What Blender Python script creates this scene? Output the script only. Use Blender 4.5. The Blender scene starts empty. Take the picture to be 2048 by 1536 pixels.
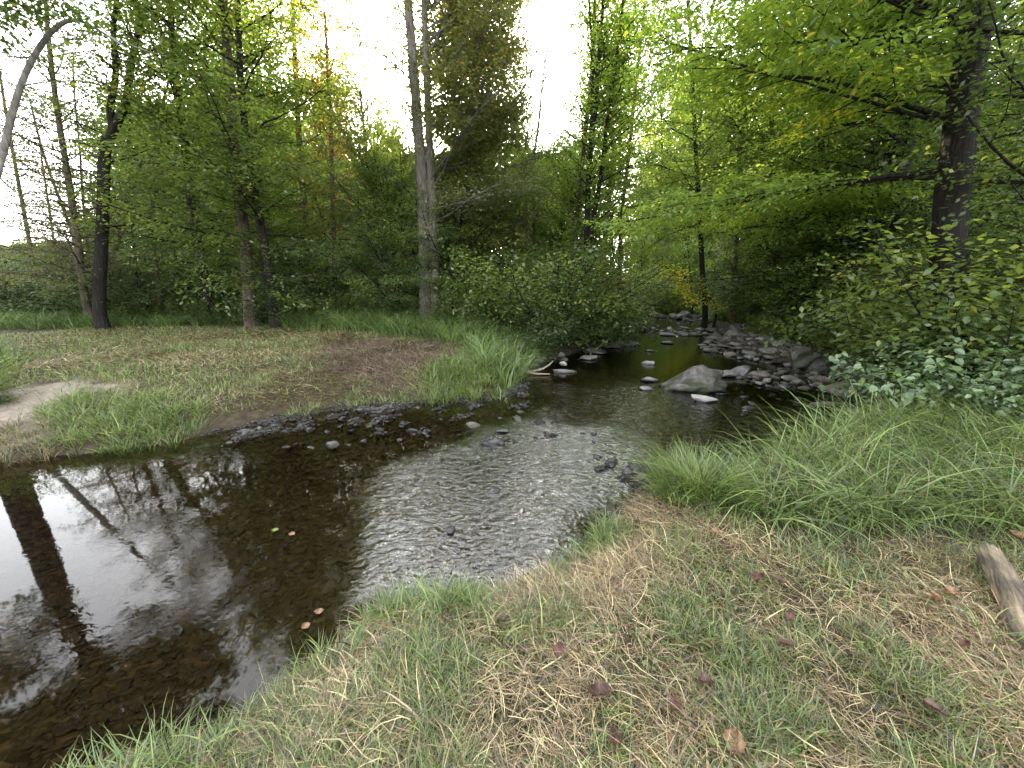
import bpy, math, random
import numpy as np
from mathutils import Vector
R = math.radians
sc = bpy.context.scene
col = sc.collection
# ------------------------------------------------------------------ camera
CAMZ, PITCH, F = 1.8, R(15.0), 772.0
cam_d = bpy.data.cameras.new('camera'); cam = bpy.data.objects.new('camera', cam_d); col.objects.link(cam)
cam.location = (0, 0, CAMZ); cam.rotation_euler = (R(90) - PITCH, 0, 0)
cam_d.sensor_width = 36; cam_d.lens = 36 * F / 2048; cam_d.clip_start = 0.02; cam_d.clip_end = 2000
sc.camera = cam
# ------------------------------------------------------------------ light
VEIL = .16
SUN_EL, SUN_AZ = R(16.2), R(-9.8)          # azimuth from +Y towards +X
w = bpy.data.worlds.new('World'); sc.world = w; w.use_nodes = True
nt = w.node_tree; nt.nodes.clear()
sky = nt.nodes.new('ShaderNodeTexSky'); sky.sky_type = 'NISHITA'; sky.sun_disc = False
sky.sun_elevation = SUN_EL; sky.sun_rotation = SUN_AZ; sky.air_density = 1.2; sky.dust_density = 4.0; sky.ozone_density = 1.0
hs = nt.nodes.new('ShaderNodeHueSaturation'); hs.inputs['Saturation'].default_value = 0.22
bg = nt.nodes.new('ShaderNodeBackground'); bg.inputs['Strength'].default_value = 0.15
wo = nt.nodes.new('ShaderNodeOutputWorld')
nt.links.new(sky.outputs[0], hs.inputs['Color']); nt.links.new(hs.outputs[0], bg.inputs[0])
# solar aureole: the bright disc of sky right round the sun
geo = nt.nodes.new('ShaderNodeTexCoord'); dotn = nt.nodes.new('ShaderNodeVectorMath'); dotn.operation = 'DOT_PRODUCT'
SD = (math.sin(SUN_AZ) * math.cos(SUN_EL), math.cos(SUN_AZ) * math.cos(SUN_EL), math.sin(SUN_EL))
dotn.inputs[1].default_value = SD
nt.links.new(geo.outputs['Generated'], dotn.inputs[0])
mr = nt.nodes.new('ShaderNodeMapRange'); mr.inputs[1].default_value = math.cos(R(3.0)); mr.inputs[2].default_value = math.cos(R(0.6))
nt.links.new(dotn.outputs['Value'], mr.inputs[0])
bg2 = nt.nodes.new('ShaderNodeBackground'); bg2.inputs[0].default_value = (1, .80, .52, 1)
mp = nt.nodes.new('ShaderNodeMath'); mp.operation = 'POWER'; mp.inputs[1].default_value = 3.0
ms = nt.nodes.new('ShaderNodeMath'); ms.operation = 'MULTIPLY'; ms.inputs[1].default_value = 120.0
nt.links.new(mr.outputs[0], mp.inputs[0]); nt.links.new(mp.outputs[0], ms.inputs[0]); nt.links.new(ms.outputs[0], bg2.inputs[1])
ad = nt.nodes.new('ShaderNodeAddShader'); nt.links.new(bg.outputs[0], ad.inputs[0]); nt.links.new(bg2.outputs[0], ad.inputs[1])
# thin bright cloud veil over the whole sky
bg3 = nt.nodes.new('ShaderNodeBackground'); bg3.inputs[0].default_value = (.90, .93, 1.04, 1); bg3.inputs[1].default_value = VEIL
ad2 = nt.nodes.new('ShaderNodeAddShader'); nt.links.new(ad.outputs[0], ad2.inputs[0]); nt.links.new(bg3.outputs[0], ad2.inputs[1]); nt.links.new(ad2.outputs[0], wo.inputs[0])
sl = bpy.data.lights.new('sun', 'SUN'); sl.energy = 5.0; sl.angle = R(0.5); sl.color = (1, .86, .62)
so = bpy.data.objects.new('sun', sl); col.objects.link(so)
so.rotation_euler = Vector(SD).to_track_quat('Z', 'Y').to_euler()
sc.view_settings.view_transform = 'Standard'; sc.view_settings.look = 'None'
sc.view_settings.exposure = 3.2; sc.view_settings.gamma = 1.0
sc.render.engine = 'CYCLES'
cy = sc.cycles
cy.max_bounces = 7; cy.diffuse_bounces = 4; cy.glossy_bounces = 3; cy.transmission_bounces = 5; cy.transparent_max_bounces = 6
cy.use_denoising = True; cy.caustics_reflective = False; cy.caustics_refractive = False
cy.sample_clamp_indirect = 6.0; cy.use_adaptive_sampling = True; cy.adaptive_threshold = 0.015

# ------------------------------------------------------------------ helpers
cp, sp = math.cos(PITCH), math.sin(PITCH)
def P(px, py, z=0.0):                       # image point (2048 wide) on the level z
    u = (px - 1024) / F; v = (768 - py) / F
    Y = cp + v * sp; Z = -sp + v * cp; s = (z - CAMZ) / Z
    return (u * s, Y * s)
def Q(px, py, Yd):                          # image point at depth Yd
    u = (px - 1024) / F; v = (768 - py) / F
    Y = cp + v * sp; Z = -sp + v * cp; s = Yd / Y
    return (u * s, Yd, CAMZ + Z * s)
def smooth(a, b, x):
    t = np.clip((x - a) / (b - a), 0, 1); return t * t * (3 - 2 * t)
def hash2(ix, iy, s):
    h = (ix.astype(np.int64) * 374761393 + iy.astype(np.int64) * 668265263 + s * 974634777) & 0xFFFFFFFF
    h = ((h ^ (h >> 13)) * 1274126177) & 0xFFFFFFFF
    return ((h ^ (h >> 16)) & 0xFFFFFF) / float(0xFFFFFF)
def vnoise(x, y, s=0):
    ix = np.floor(x); iy = np.floor(y); fx = x - ix; fy = y - iy
    fx = fx * fx * (3 - 2 * fx); fy = fy * fy * (3 - 2 * fy)
    a = hash2(ix, iy, s); b = hash2(ix + 1, iy, s); c = hash2(ix, iy + 1, s); d = hash2(ix + 1, iy + 1, s)
    return a + (b - a) * fx + (c - a) * fy + (a - b - c + d) * fx * fy
def fbm(x, y, s=0, o=3):
    t = 0; a = .5
    for k in range(o): t = t + a * vnoise(x * 2 ** k, y * 2 ** k, s + k * 7); a *= .5
    return t / (1 - .5 ** o)
def inpoly(poly, x, y):
    c = np.zeros(x.shape, bool); n = len(poly)
    for i in range(n):
        x0, y0 = poly[i]; x1, y1 = poly[(i + 1) % n]
        if y0 == y1: continue
        c ^= ((y0 > y) != (y1 > y)) & (x < (x1 - x0) * (y - y0) / (y1 - y0) + x0)
    return c
def sdist(poly, x, y):                      # positive outside the polygon
    d = np.full(x.shape, 1e9); n = len(poly)
    for i in range(n):
        x0, y0 = poly[i]; x1, y1 = poly[(i + 1) % n]
        ex, ey = x1 - x0, y1 - y0; l2 = ex * ex + ey * ey + 1e-12
        t = np.clip(((x - x0) * ex + (y - y0) * ey) / l2, 0, 1)
        d = np.minimum(d, np.hypot(x - x0 - t * ex, y - y0 - t * ey))
    return np.where(inpoly(poly, x, y), -d, d)
def PP(lst, z=0.0): return [P(a, b, z) for a, b in lst]

def tag(o, label=None, cat=None, group=None, kind=None):
    if label: o['label'] = label
    if cat: o['category'] = cat
    if group: o['group'] = group
    if kind: o['kind'] = kind
    return o
def empty(name, loc, label=None, cat=None, group=None):
    o = bpy.data.objects.new(name, None); col.objects.link(o); o.location = loc; o.empty_display_size = .1
    return tag(o, label, cat, group)
def mk_mesh(name, V, faces, mat, tint=None, colr=None, smooth_=False):
    """faces: list of int arrays, each (n,k)"""
    V = np.asarray(V, np.float32).reshape(-1, 3)
    me = bpy.data.meshes.new(name)
    loops = np.concatenate([f.ravel() for f in faces]).astype(np.int32)
    sizes = np.concatenate([np.full(len(f), f.shape[1], np.int32) for f in faces])
    starts = np.concatenate([[0], np.cumsum(sizes)[:-1]]).astype(np.int32)
    me.vertices.add(len(V)); me.vertices.foreach_set('co', V.ravel())
    me.loops.add(len(loops)); me.loops.foreach_set('vertex_index', loops)
    me.polygons.add(len(sizes)); me.polygons.foreach_set('loop_start', starts)
    try: me.polygons.foreach_set('loop_total', sizes)
    except Exception: pass
    me.polygons.foreach_set('use_smooth', np.full(len(sizes), bool(smooth_))) if len(sizes) else print('EMPTY', name)
    if tint is not None:
        a = me.attributes.new('tint', 'FLOAT', 'FACE'); a.data.foreach_set('value', np.asarray(tint, np.float32))
    if colr is not None:
        a = me.attributes.new('col', 'FLOAT_COLOR', 'FACE')
        c = np.ones((len(sizes), 4), np.float32); c[:, :3] = colr; a.data.foreach_set('color', c.ravel())
    me.update(calc_edges=True); me.materials.append(mat)
    return me
def link(name, me, parent=None, loc=None):
    o = bpy.data.objects.new(name, me); col.objects.link(o)
    if parent is not None: o.parent = parent
    if loc is not None: o.location = loc
    return o
def kids(o): return [c for c in o.children]
def copy_tree(o, loc, rz=0.0, scale=1.0, label=None, group=None):
    c = o.copy(); col.objects.link(c); c.location = loc; c.rotation_euler = (0, 0, rz)
    c.scale = (scale,) * 3 if not isinstance(scale, tuple) else scale
    if label: c['label'] = label
    if group: c['group'] = group
    for k in kids(o):
        d = k.copy(); col.objects.link(d); d.parent = c
    return c

# ------------------------------------------------------------------ materials
def newmat(name):
    m = bpy.data.materials.new(name); m.use_nodes = True; n = m.node_tree; n.nodes.clear()
    out = n.nodes.new('ShaderNodeOutputMaterial'); return m, n, out
def N(n, t, **kw):
    x = n.nodes.new(t)
    for k, v in kw.items(): setattr(x, k, v)
    return x
def ramp(n, stops, fac=None):
    r = N(n, 'ShaderNodeValToRGB'); e = r.color_ramp.elements
    while len(e) > 1: e.remove(e[-1])
    e[0].position = stops[0][0]; e[0].color = (*stops[0][1], 1)
    for p, c in stops[1:]:
        q = e.new(p); q.color = (*c, 1)
    if fac is not None: n.links.new(fac, r.inputs[0])
    return r
def leaf_mat(name, stops, trans=.55, tboost=1.7, gloss=.055):
    stops = [(p, tuple(min(.6, 1.75 * v) for v in c)) for p, c in stops]
    m, n, out = newmat(name); L = n.links.new
    at = N(n, 'ShaderNodeAttribute', attribute_name='tint'); oi = N(n, 'ShaderNodeObjectInfo')
    ma = N(n, 'ShaderNodeMath', operation='MULTIPLY_ADD'); ma.inputs[1].default_value = .18; ma.inputs[2].default_value = -.09
    L(oi.outputs['Random'], ma.inputs[0]); mb = N(n, 'ShaderNodeMath', operation='ADD'); mb.use_clamp = True
    L(at.outputs['Fac'], mb.inputs[0]); L(ma.outputs[0], mb.inputs[1])
    rp = ramp(n, stops, mb.outputs[0])
    df = N(n, 'ShaderNodeBsdfDiffuse'); L(rp.outputs[0], df.inputs[0])
    tr = N(n, 'ShaderNodeBsdfTranslucent')
    mx = N(n, 'ShaderNodeMix', data_type='RGBA', blend_type='MULTIPLY'); mx.inputs[0].default_value = 1
    mx.inputs[7].default_value = (1.28 * tboost, 1.22 * tboost, .66 * tboost, 1)
    L(rp.outputs[0], mx.inputs[6]); L(mx.outputs[2], tr.inputs[0])
    s1 = N(n, 'ShaderNodeMixShader'); s1.inputs[0].default_value = trans; L(df.outputs[0], s1.inputs[1]); L(tr.outputs[0], s1.inputs[2])
    gl = N(n, 'ShaderNodeBsdfGlossy'); gl.inputs['Roughness'].default_value = .42
    s2 = N(n, 'ShaderNodeMixShader'); s2.inputs[0].default_value = gloss; L(s1.outputs[0], s2.inputs[1]); L(gl.outputs[0], s2.inputs[2])
    L(s2.outputs[0], out.inputs[0]); return m
def bark_mat(name, c0, c1, scale=9.0, bump=.03, patch=None):
    m, n, out = newmat(name); L = n.links.new
    tc = N(n, 'ShaderNodeTexCoord'); mp_ = N(n, 'ShaderNodeMapping'); mp_.inputs['Scale'].default_value = (1, 1, .16)
    L(tc.outputs['Object'], mp_.inputs[0])
    nz = N(n, 'ShaderNodeTexNoise'); nz.inputs['Scale'].default_value = scale * 2.2; nz.inputs['Detail'].default_value = 6; nz.inputs['Roughness'].default_value = .7
    L(mp_.outputs[0], nz.inputs[0])
    vo = N(n, 'ShaderNodeTexVoronoi', feature='DISTANCE_TO_EDGE'); vo.inputs['Scale'].default_value = scale * 2.0; L(mp_.outputs[0], vo.inputs[0])
    n2 = N(n, 'ShaderNodeTexNoise'); n2.inputs['Scale'].default_value = 2.3; n2.inputs['Detail'].default_value = 3; L(tc.outputs['Object'], n2.inputs[0])
    a = N(n, 'ShaderNodeMath', operation='MULTIPLY'); a.inputs[1].default_value = .7 if patch else 1.6; L(vo.outputs[0], a.inputs[0])
    b = N(n, 'ShaderNodeMath', operation='ADD'); L(a.outputs[0], b.inputs[0]); L(nz.outputs[0], b.inputs[1])
    c = N(n, 'ShaderNodeMath', operation='ADD'); L(b.outputs[0], c.inputs[0]); L(n2.outputs[0], c.inputs[1])
    rp = ramp(n, [(.35, c0), (.62, tuple(.5 * (x + y) for x, y in zip(c0, c1))), (.95, c1)], None)
    d = N(n, 'ShaderNodeMath', operation='MULTIPLY'); d.inputs[1].default_value = .6; L(c.outputs[0], d.inputs[0]); L(d.outputs[0], rp.inputs[0])
    colout = rp.outputs[0]
    if patch:
        n3 = N(n, 'ShaderNodeTexNoise'); n3.inputs['Scale'].default_value = 13.0; n3.inputs['Detail'].default_value = 6; n3.inputs['Distortion'].default_value = .4; mp3 = N(n, 'ShaderNodeMapping'); mp3.inputs['Scale'].default_value = (1, 1, .3); L(tc.outputs['Object'], mp3.inputs[0]); L(mp3.outputs[0], n3.inputs[0])
        r3 = ramp(n, [(.44, (0, 0, 0)), (.62, (1, 1, 1))], n3.outputs[0])
        mx = N(n, 'ShaderNodeMix', data_type='RGBA'); L(r3.outputs[0], mx.inputs[0]); L(colout, mx.inputs[6]); mx.inputs[7].default_value = (*patch, 1); colout = mx.outputs[2]
    bs = N(n, 'ShaderNodeBsdfPrincipled'); L(colout, bs.inputs['Base Color']); bs.inputs['Roughness'].default_value = .9
    bs.inputs['Specular IOR Level'].default_value = .2
    bp = N(n, 'ShaderNodeBump'); bp.inputs['Strength'].default_value = .9; bp.inputs['Distance'].default_value = bump; L(b.outputs[0], bp.inputs['Height']); L(bp.outputs[0], bs.inputs['Normal'])
    L(bs.outputs[0], out.inputs[0]); return m
def blade_mat(name, trans=.48, gloss=.06):
    m, n, out = newmat(name); L = n.links.new
    at = N(n, 'ShaderNodeAttribute', attribute_name='col')
    df = N(n, 'ShaderNodeBsdfDiffuse'); L(at.outputs['Color'], df.inputs[0])
    tr = N(n, 'ShaderNodeBsdfTranslucent'); L(at.outputs['Color'], tr.inputs[0])
    s1 = N(n, 'ShaderNodeMixShader'); s1.inputs[0].default_value = trans; L(df.outputs[0], s1.inputs[1]); L(tr.outputs[0], s1.inputs[2])
    gl = N(n, 'ShaderNodeBsdfGlossy'); gl.inputs['Roughness'].default_value = .4
    s2 = N(n, 'ShaderNodeMixShader'); s2.inputs[0].default_value = gloss; L(s1.outputs[0], s2.inputs[1]); L(gl.outputs[0], s2.inputs[2])
    L(s2.outputs[0], out.inputs[0]); return m
def stone_mat(name, c0, c1, moss=None, rough=.55, scale=6.0):
    m, n, out = newmat(name); L = n.links.new
    tc = N(n, 'ShaderNodeTexCoord'); ge = N(n, 'ShaderNodeNewGeometry'); oi = N(n, 'ShaderNodeObjectInfo')
    n1 = N(n, 'ShaderNodeTexNoise'); n1.inputs['Scale'].default_value = scale; n1.inputs['Detail'].default_value = 8; n1.inputs['Roughness'].default_value = .65; L(ge.outputs['Position'], n1.inputs[0])
    ad_ = N(n, 'ShaderNodeMath', operation='MULTIPLY_ADD'); ad_.inputs[1].default_value = .35; L(oi.outputs['Random'], ad_.inputs[0]); 
    sb = N(n, 'ShaderNodeMath', operation='SUBTRACT'); sb.inputs[1].default_value = .17; L(n1.outputs[0], sb.inputs[0]); L(sb.outputs[0], ad_.inputs[2])
    rp = ramp(n, [(.3, c0), (.7, c1)], ad_.outputs[0]); colout = rp.outputs[0]
    # darker wet foot near the waterline
    sx = N(n, 'ShaderNodeSeparateXYZ'); L(ge.outputs['Position'], sx.inputs[0])
    wet = N(n, 'ShaderNodeMapRange'); wet.inputs[1].default_value = .015; wet.inputs[2].default_value = .06; wet.inputs[3].default_value = 1; wet.inputs[4].default_value = 0; L(sx.outputs[2], wet.inputs[0])
    mw = N(n, 'ShaderNodeMix', data_type='RGBA'); mw.inputs[7].default_value = tuple(x * .35 for x in c0) + (1,); L(wet.outputs[0], mw.inputs[0]); L(colout, mw.inputs[6]); colout = mw.outputs[2]
    if moss:
        n2 = N(n, 'ShaderNodeTexNoise'); n2.inputs['Scale'].default_value = 4; n2.inputs['Detail'].default_value = 5; L(ge.outputs['Position'], n2.inputs[0])
        r2 = ramp(n, [(.46, (0, 0, 0)), (.6, (1, 1, 1))], n2.outputs[0])
        mm = N(n, 'ShaderNodeMix', data_type='RGBA'); L(r2.outputs[0], mm.inputs[0]); L(colout, mm.inputs[6]); mm.inputs[7].default_value = (*moss, 1); colout = mm.outputs[2]
    bs = N(n, 'ShaderNodeBsdfPrincipled'); L(colout, bs.inputs['Base Color'])
    rr = N(n, 'ShaderNodeMapRange'); rr.inputs[3].default_value = rough; rr.inputs[4].default_value = .18; L(wet.outputs[0], rr.inputs[0]); L(rr.outputs[0], bs.inputs['Roughness'])
    bp = N(n, 'ShaderNodeBump'); bp.inputs['Strength'].default_value = .8; bp.inputs['Distance'].default_value = .02; L(n1.outputs[0], bp.inputs['Height']); L(bp.outputs[0], bs.inputs['Normal'])
    L(bs.outputs[0], out.inputs[0]); return m

M = {}
M['leaf_mid'] = leaf_mat('leaf_mid', [(0, (.021, .038, .012)), (.5, (.053, .081, .021)), (.85, (.100, .125, .028)), (1, (.18, .165, .03))])
M['leaf_lime_lit'] = leaf_mat('leaf_lime_lit', [(0, (.036, .064, .015)), (.5, (.082, .13, .024)), (.85, (.155, .20, .030)), (1, (.34, .29, .035))], .5, 1.6)  # yellow-green leaf colour standing for sunlit foliage, also used for yellowing leaves
M['leaf_dark'] = leaf_mat('leaf_dark', [(0, (.018, .032, .011)), (.5, (.038, .060, .020)), (.9, (.066, .092, .028)), (1, (.11, .10, .04))], .42, 1.4)
M['leaf_rust'] = leaf_mat('leaf_rust', [(0, (.05, .06, .018)), (.4, (.11, .095, .025)), (.7, (.20, .11, .035)), (1, (.28, .07, .035))], .45, 1.3)
M['leaf_gold'] = leaf_mat('leaf_gold', [(0, (.12, .16, .015)), (.5, (.28, .27, .02)), (1, (.45, .36, .03))], .55, 1.7)  # golden leaves, ramp also raised to carry the sunlight falling on them
M['leaf_olive'] = leaf_mat('leaf_olive', [(0, (.032, .044, .018)), (.5, (.066, .078, .028)), (.8, (.115, .11, .032)), (1, (.20, .12, .035))], .42, 1.4)
M['leaf_broad'] = leaf_mat('leaf_broad', [(0, (.035, .06, .028)), (.5, (.07, .11, .045)), (.88, (.12, .17, .07)), (1, (.30, .30, .14))], .35, 1.2, .09)
M['bark_pale'] = bark_mat('bark_pale', (.045, .039, .034), (.18, .16, .138), 10, .03)
M['bark_dark'] = bark_mat('bark_dark', (.007, .006, .005), (.026, .022, .018), 9, .03)
M['bark_brown'] = bark_mat('bark_brown', (.035, .027, .02), (.13, .10, .08), 9, .02)
M['bark_birch'] = bark_mat('bark_birch', (.09, .08, .075), (.42, .39, .36), 5, .01)
M['driftwood'] = bark_mat('driftwood', (.12, .09, .065), (.36, .29, .22), 14, .01)
M['log_bark'] = bark_mat('log_bark', (.035, .027, .02), (.17, .14, .105), 22, .03, (.30, .235, .16))
M['blade'] = blade_mat('blade')
M['straw'] = blade_mat('straw', .25, .06)
M['boulder'] = stone_mat('boulder', (.016, .015, .013), (.14, .13, .115), (.03, .035, .015), .7, 11.0)
M['stone_pale'] = stone_mat('stone_pale', (.12, .112, .105), (.30, .285, .265))
M['stone_grey'] = stone_mat('stone_grey', (.04, .038, .036), (.19, .18, .17))
M['stone_slab'] = stone_mat('stone_slab', (.10, .085, .07), (.24, .205, .17))
M['gravel'] = stone_mat('gravel', (.035, .031, .03), (.15, .135, .13), None, .35, 30)

# ------------------------------------------------------------------ shape of the land
WATER = PP([(235, 1560), (400, 1492), (540, 1430), (610, 1375), (680, 1315), (740, 1255), (800, 1222), (880, 1212), (1000, 1200),
            (1090, 1165), (1165, 1115), (1195, 1050), (1250, 1010), (1330, 990), (1430, 1010), (1520, 975), (1610, 925),
            (1710, 885), (1850, 862), (1900, 838), (1810, 795), (1740, 775), (1640, 752), (1560, 728), (1480, 703), (1425, 690),
            (1440, 668), (1405, 652), (1440, 636)]) + [(17, 26), (34, 30), (34, 36), (16, 33)] + \
        PP([(1262, 622), (1245, 655), (1215, 690), (1160, 702), (1095, 722), (1040, 745), (1050, 775), (1010, 800), (900, 806), (760, 812),
            (640, 826), (520, 848), (430, 866), (330, 893), (230, 903), (120, 912), (0, 930)]) + [(-9, 3.7), (-30, 5), (-30, -7), (-6, -1.6)]
RIFFLE = PP([(690, 1210), (690, 1080), (720, 980), (780, 930), (900, 880), (1060, 830), (1230, 850), (1330, 900), (1320, 985), (1250, 1010), (1200, 1050), (1180, 1120), (1000, 1200), (790, 1215)])
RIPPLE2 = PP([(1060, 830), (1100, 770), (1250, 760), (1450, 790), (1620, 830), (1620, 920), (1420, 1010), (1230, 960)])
BAR = PP([(380, 875), (560, 835), (760, 808), (1010, 795), (1060, 745), (1100, 800), (1080, 850), (960, 890), (800, 920), (650, 925), (450, 905)])
BARB = PP([(900, 880), (1060, 800), (1120, 820), (1250, 880), (1345, 930), (1335, 1000), (1260, 1000), (1200, 960), (1050, 905), (930, 910)])
SAND = PP([(-60, 870), (-60, 800), (40, 782), (150, 776), (260, 782), (180, 800), (120, 822), (60, 850)], .3)
HAY = PP([(640, 705), (700, 685), (800, 684), (900, 692), (935, 712), (900, 728), (820, 738), (800, 760), (700, 758), (640, 735)], .35)
CLEAR = PP([(-400, 668), (80, 664), (300, 664), (480, 655), (620, 655), (720, 675), (830, 682), (940, 700), (1000, 740), (1060, 790), (600, 850), (0, 960), (-500, 960)], .33)
def creek_x(y): return np.interp(y, [2, 6, 9, 12, 18, 24, 32, 60], [5.0, 4.4, 4.2, 4.6, 7.4, 12, 16, 30])
def land(x, y, want=False):
    x = np.asarray(x, float); y = np.asarray(y, float)
    sd = sdist(WATER, x, y)
    sd = sd + (fbm(x * 1.7, y * 1.7, 3) - .5) * .22 * smooth(14, 4, np.hypot(x, y))
    right = smooth(-.3, 1.6, x - creek_x(y)) * smooth(3.6, 5.2, y)
    meadow = smooth(1.0, -1.0, x - creek_x(y)) * smooth(2.6, 3.6, y)
    barn = smooth(.5, 0, sdist(BAR, x, y))
    up = .02 + .30 * (1 - np.exp(-np.maximum(sd - .15 * barn, 0) / (.45 + .7 * barn))) * np.where(right > .5, 1, 1)
    up = up + meadow * (.10 * smooth(.3, 2.5, sd)) * (1 - .0 * x)
    up = up + right * (smooth(.7, 7, sd) * 1.3 - .08 * smooth(.9, .1, sd))
    n = fbm(x * .5, y * .5, 11) - .5
    up = up + smooth(.3, 2, sd) * (n * .16 + (fbm(x * 3, y * 3, 17) - .5) * .06)
    up = up + smooth(25, 70, np.hypot(x, y)) * (fbm(x * .03, y * .03, 23) * 1.5)
    bar = np.maximum(smooth(.25, -.35, sdist(BAR, x, y)), .9 * smooth(.2, -.3, sdist(BARB, x, y))); rif = smooth(.4, -.6, sdist(RIFFLE, x, y))
    depth = .05 + .30 * (1 - np.exp(np.minimum(sd, 0) / .9))
    depth = depth * (1 - .55 * rif); streak = fbm((x + y) * 1.6, (x - y) * 5.0, 41)
    depth = depth * (1 - .75 * bar) - bar * .085 * smooth(.48, .75, streak * .6 + .4 * fbm(x * 5, y * 5, 47))
    depth = depth + (fbm(x * 4, y * 4, 29) - .5) * .05
    h = np.where(sd > 0, np.maximum(up, .004), -depth)
    k = smooth(-.12, .12, sd); h = np.where(np.abs(sd) < .12, (up * k - depth * (1 - k)), h)
    if want: return h, sd, right, meadow
    return h
# terrain mesh
t = np.linspace(-1, 1, 640)
gx = 0.0 + 5 * np.sinh(4.9 * t); gy = 5.0 + 5 * np.sinh(4.9 * t)
X, Y = np.meshgrid(gx, gy); H, SDm, RM, MM = land(X, Y, True)
def grid_faces(nx, ny):
    i = np.arange(nx - 1)[None, :] + np.arange(ny - 1)[:, None] * nx
    return np.stack([i, i + 1, i + 1 + nx, i + nx], -1).reshape(-1, 4)
def straw_amt(x, y):                         # 0 green turf .. 1 dry cut hay
    s = fbm(x * .9, y * .9, 51, 4)
    return smooth(.40, .60, s)
m, n, out = newmat('ground_soil'); L = n.links.new
ge = N(n, 'ShaderNodeNewGeometry'); at = N(n, 'ShaderNodeAttribute', attribute_name='zone')
sep = N(n, 'ShaderNodeSeparateColor'); L(at.outputs['Color'], sep.inputs[0])
n1 = N(n, 'ShaderNodeTexNoise'); n1.inputs['Scale'].default_value = 12; n1.inputs['Detail'].default_value = 8; n1.inputs['Roughness'].default_value = .7; L(ge.outputs['Position'], n1.inputs[0])
soil = ramp(n, [(.3, (.025, .019, .012)), (.7, (.085, .065, .042))], n1.outputs[0])
thatch = ramp(n, [(.3, (.022, .016, .009)), (.55, (.055, .042, .022)), (.75, (.12, .092, .05))], n1.outputs[0])  # thatch tone darkened to put the shade between hay blades into its colour
sand = ramp(n, [(.3, (.20, .16, .13)), (.7, (.36, .30, .25))], n1.outputs[0])
vo = N(n, 'ShaderNodeTexVoronoi'); vo.inputs['Scale'].default_value = 16; vo.inputs['Randomness'].default_value = 1
mpv = N(n, 'ShaderNodeMapping'); mpv.inputs['Scale'].default_value = (1, 1.7, 1); L(ge.outputs['Position'], mpv.inputs[0]); L(mpv.outputs[0], vo.inputs[0])
sc_ = N(n, 'ShaderNodeSeparateColor'); L(vo.outputs['Color'], sc_.inputs[0])
bed = ramp(n, [(0, (.014, .0125, .008)), (.5, (.032, .027, .018)), (1, (.085, .073, .052))], sc_.outputs[0])
def mixc(a, b, f):
    x = N(n, 'ShaderNodeMix', data_type='RGBA'); L(f, x.inputs[0]); L(a, x.inputs[6]); L(b, x.inputs[7]); return x.outputs[2]
c = mixc(soil.outputs[0], thatch.outputs[0], sep.outputs[0]); c = mixc(c, sand.outputs[0], sep.outputs[1]); c = mixc(c, bed.outputs[0], sep.outputs[2])
bs = N(n, 'ShaderNodeBsdfPrincipled'); L(c, bs.inputs['Base Color']); bs.inputs['Roughness'].default_value = .85; bs.inputs['Specular IOR Level'].default_value = .25
sub = N(n, 'ShaderNodeMath', operation='SUBTRACT'); sub.inputs[0].default_value = 1.0; L(vo.outputs['Distance'], sub.inputs[1])
mv = N(n, 'ShaderNodeMath', operation='MULTIPLY'); L(sub.outputs[0], mv.inputs[0]); L(sep.outputs[2], mv.inputs[1])
av = N(n, 'ShaderNodeMath', operation='ADD'); L(mv.outputs[0], av.inputs[0]); L(n1.outputs[0], av.inputs[1])
bp = N(n, 'ShaderNodeBump'); bp.inputs['Strength'].default_value = .8; bp.inputs['Distance'].default_value = .04; L(av.outputs[0], bp.inputs['Height']); L(bp.outputs[0], bs.inputs['Normal'])
L(bs.outputs[0], out.inputs[0]); M['ground'] = m
me = mk_mesh('ground', np.stack([X, Y, H], -1), [grid_faces(len(gx), len(gy))], M['ground'], smooth_=True)
zone = np.ones((X.size, 4), np.float32)
clear = smooth(.3, -.3, sdist(CLEAR, X, Y)).ravel()
near = (smooth(4.5, 3.0, Y) * (SDm > 0)).ravel()
zone[:, 0] = np.clip(clear + near, 0, 1) * (.4 + .6 * straw_amt(X, Y).ravel())
zone[:, 1] = np.clip(smooth(.25, -.25, sdist(SAND, X, Y) + (fbm(X * 4, Y * 4, 9, 4) - .5) * 1.2), 0, 1).ravel()
zone[:, 2] = smooth(.10, -.02, SDm).ravel()
a = me.attributes.new('zone', 'FLOAT_COLOR', 'POINT'); a.data.foreach_set('color', zone.ravel())
tag(link('ground', me), kind='structure')

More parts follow.
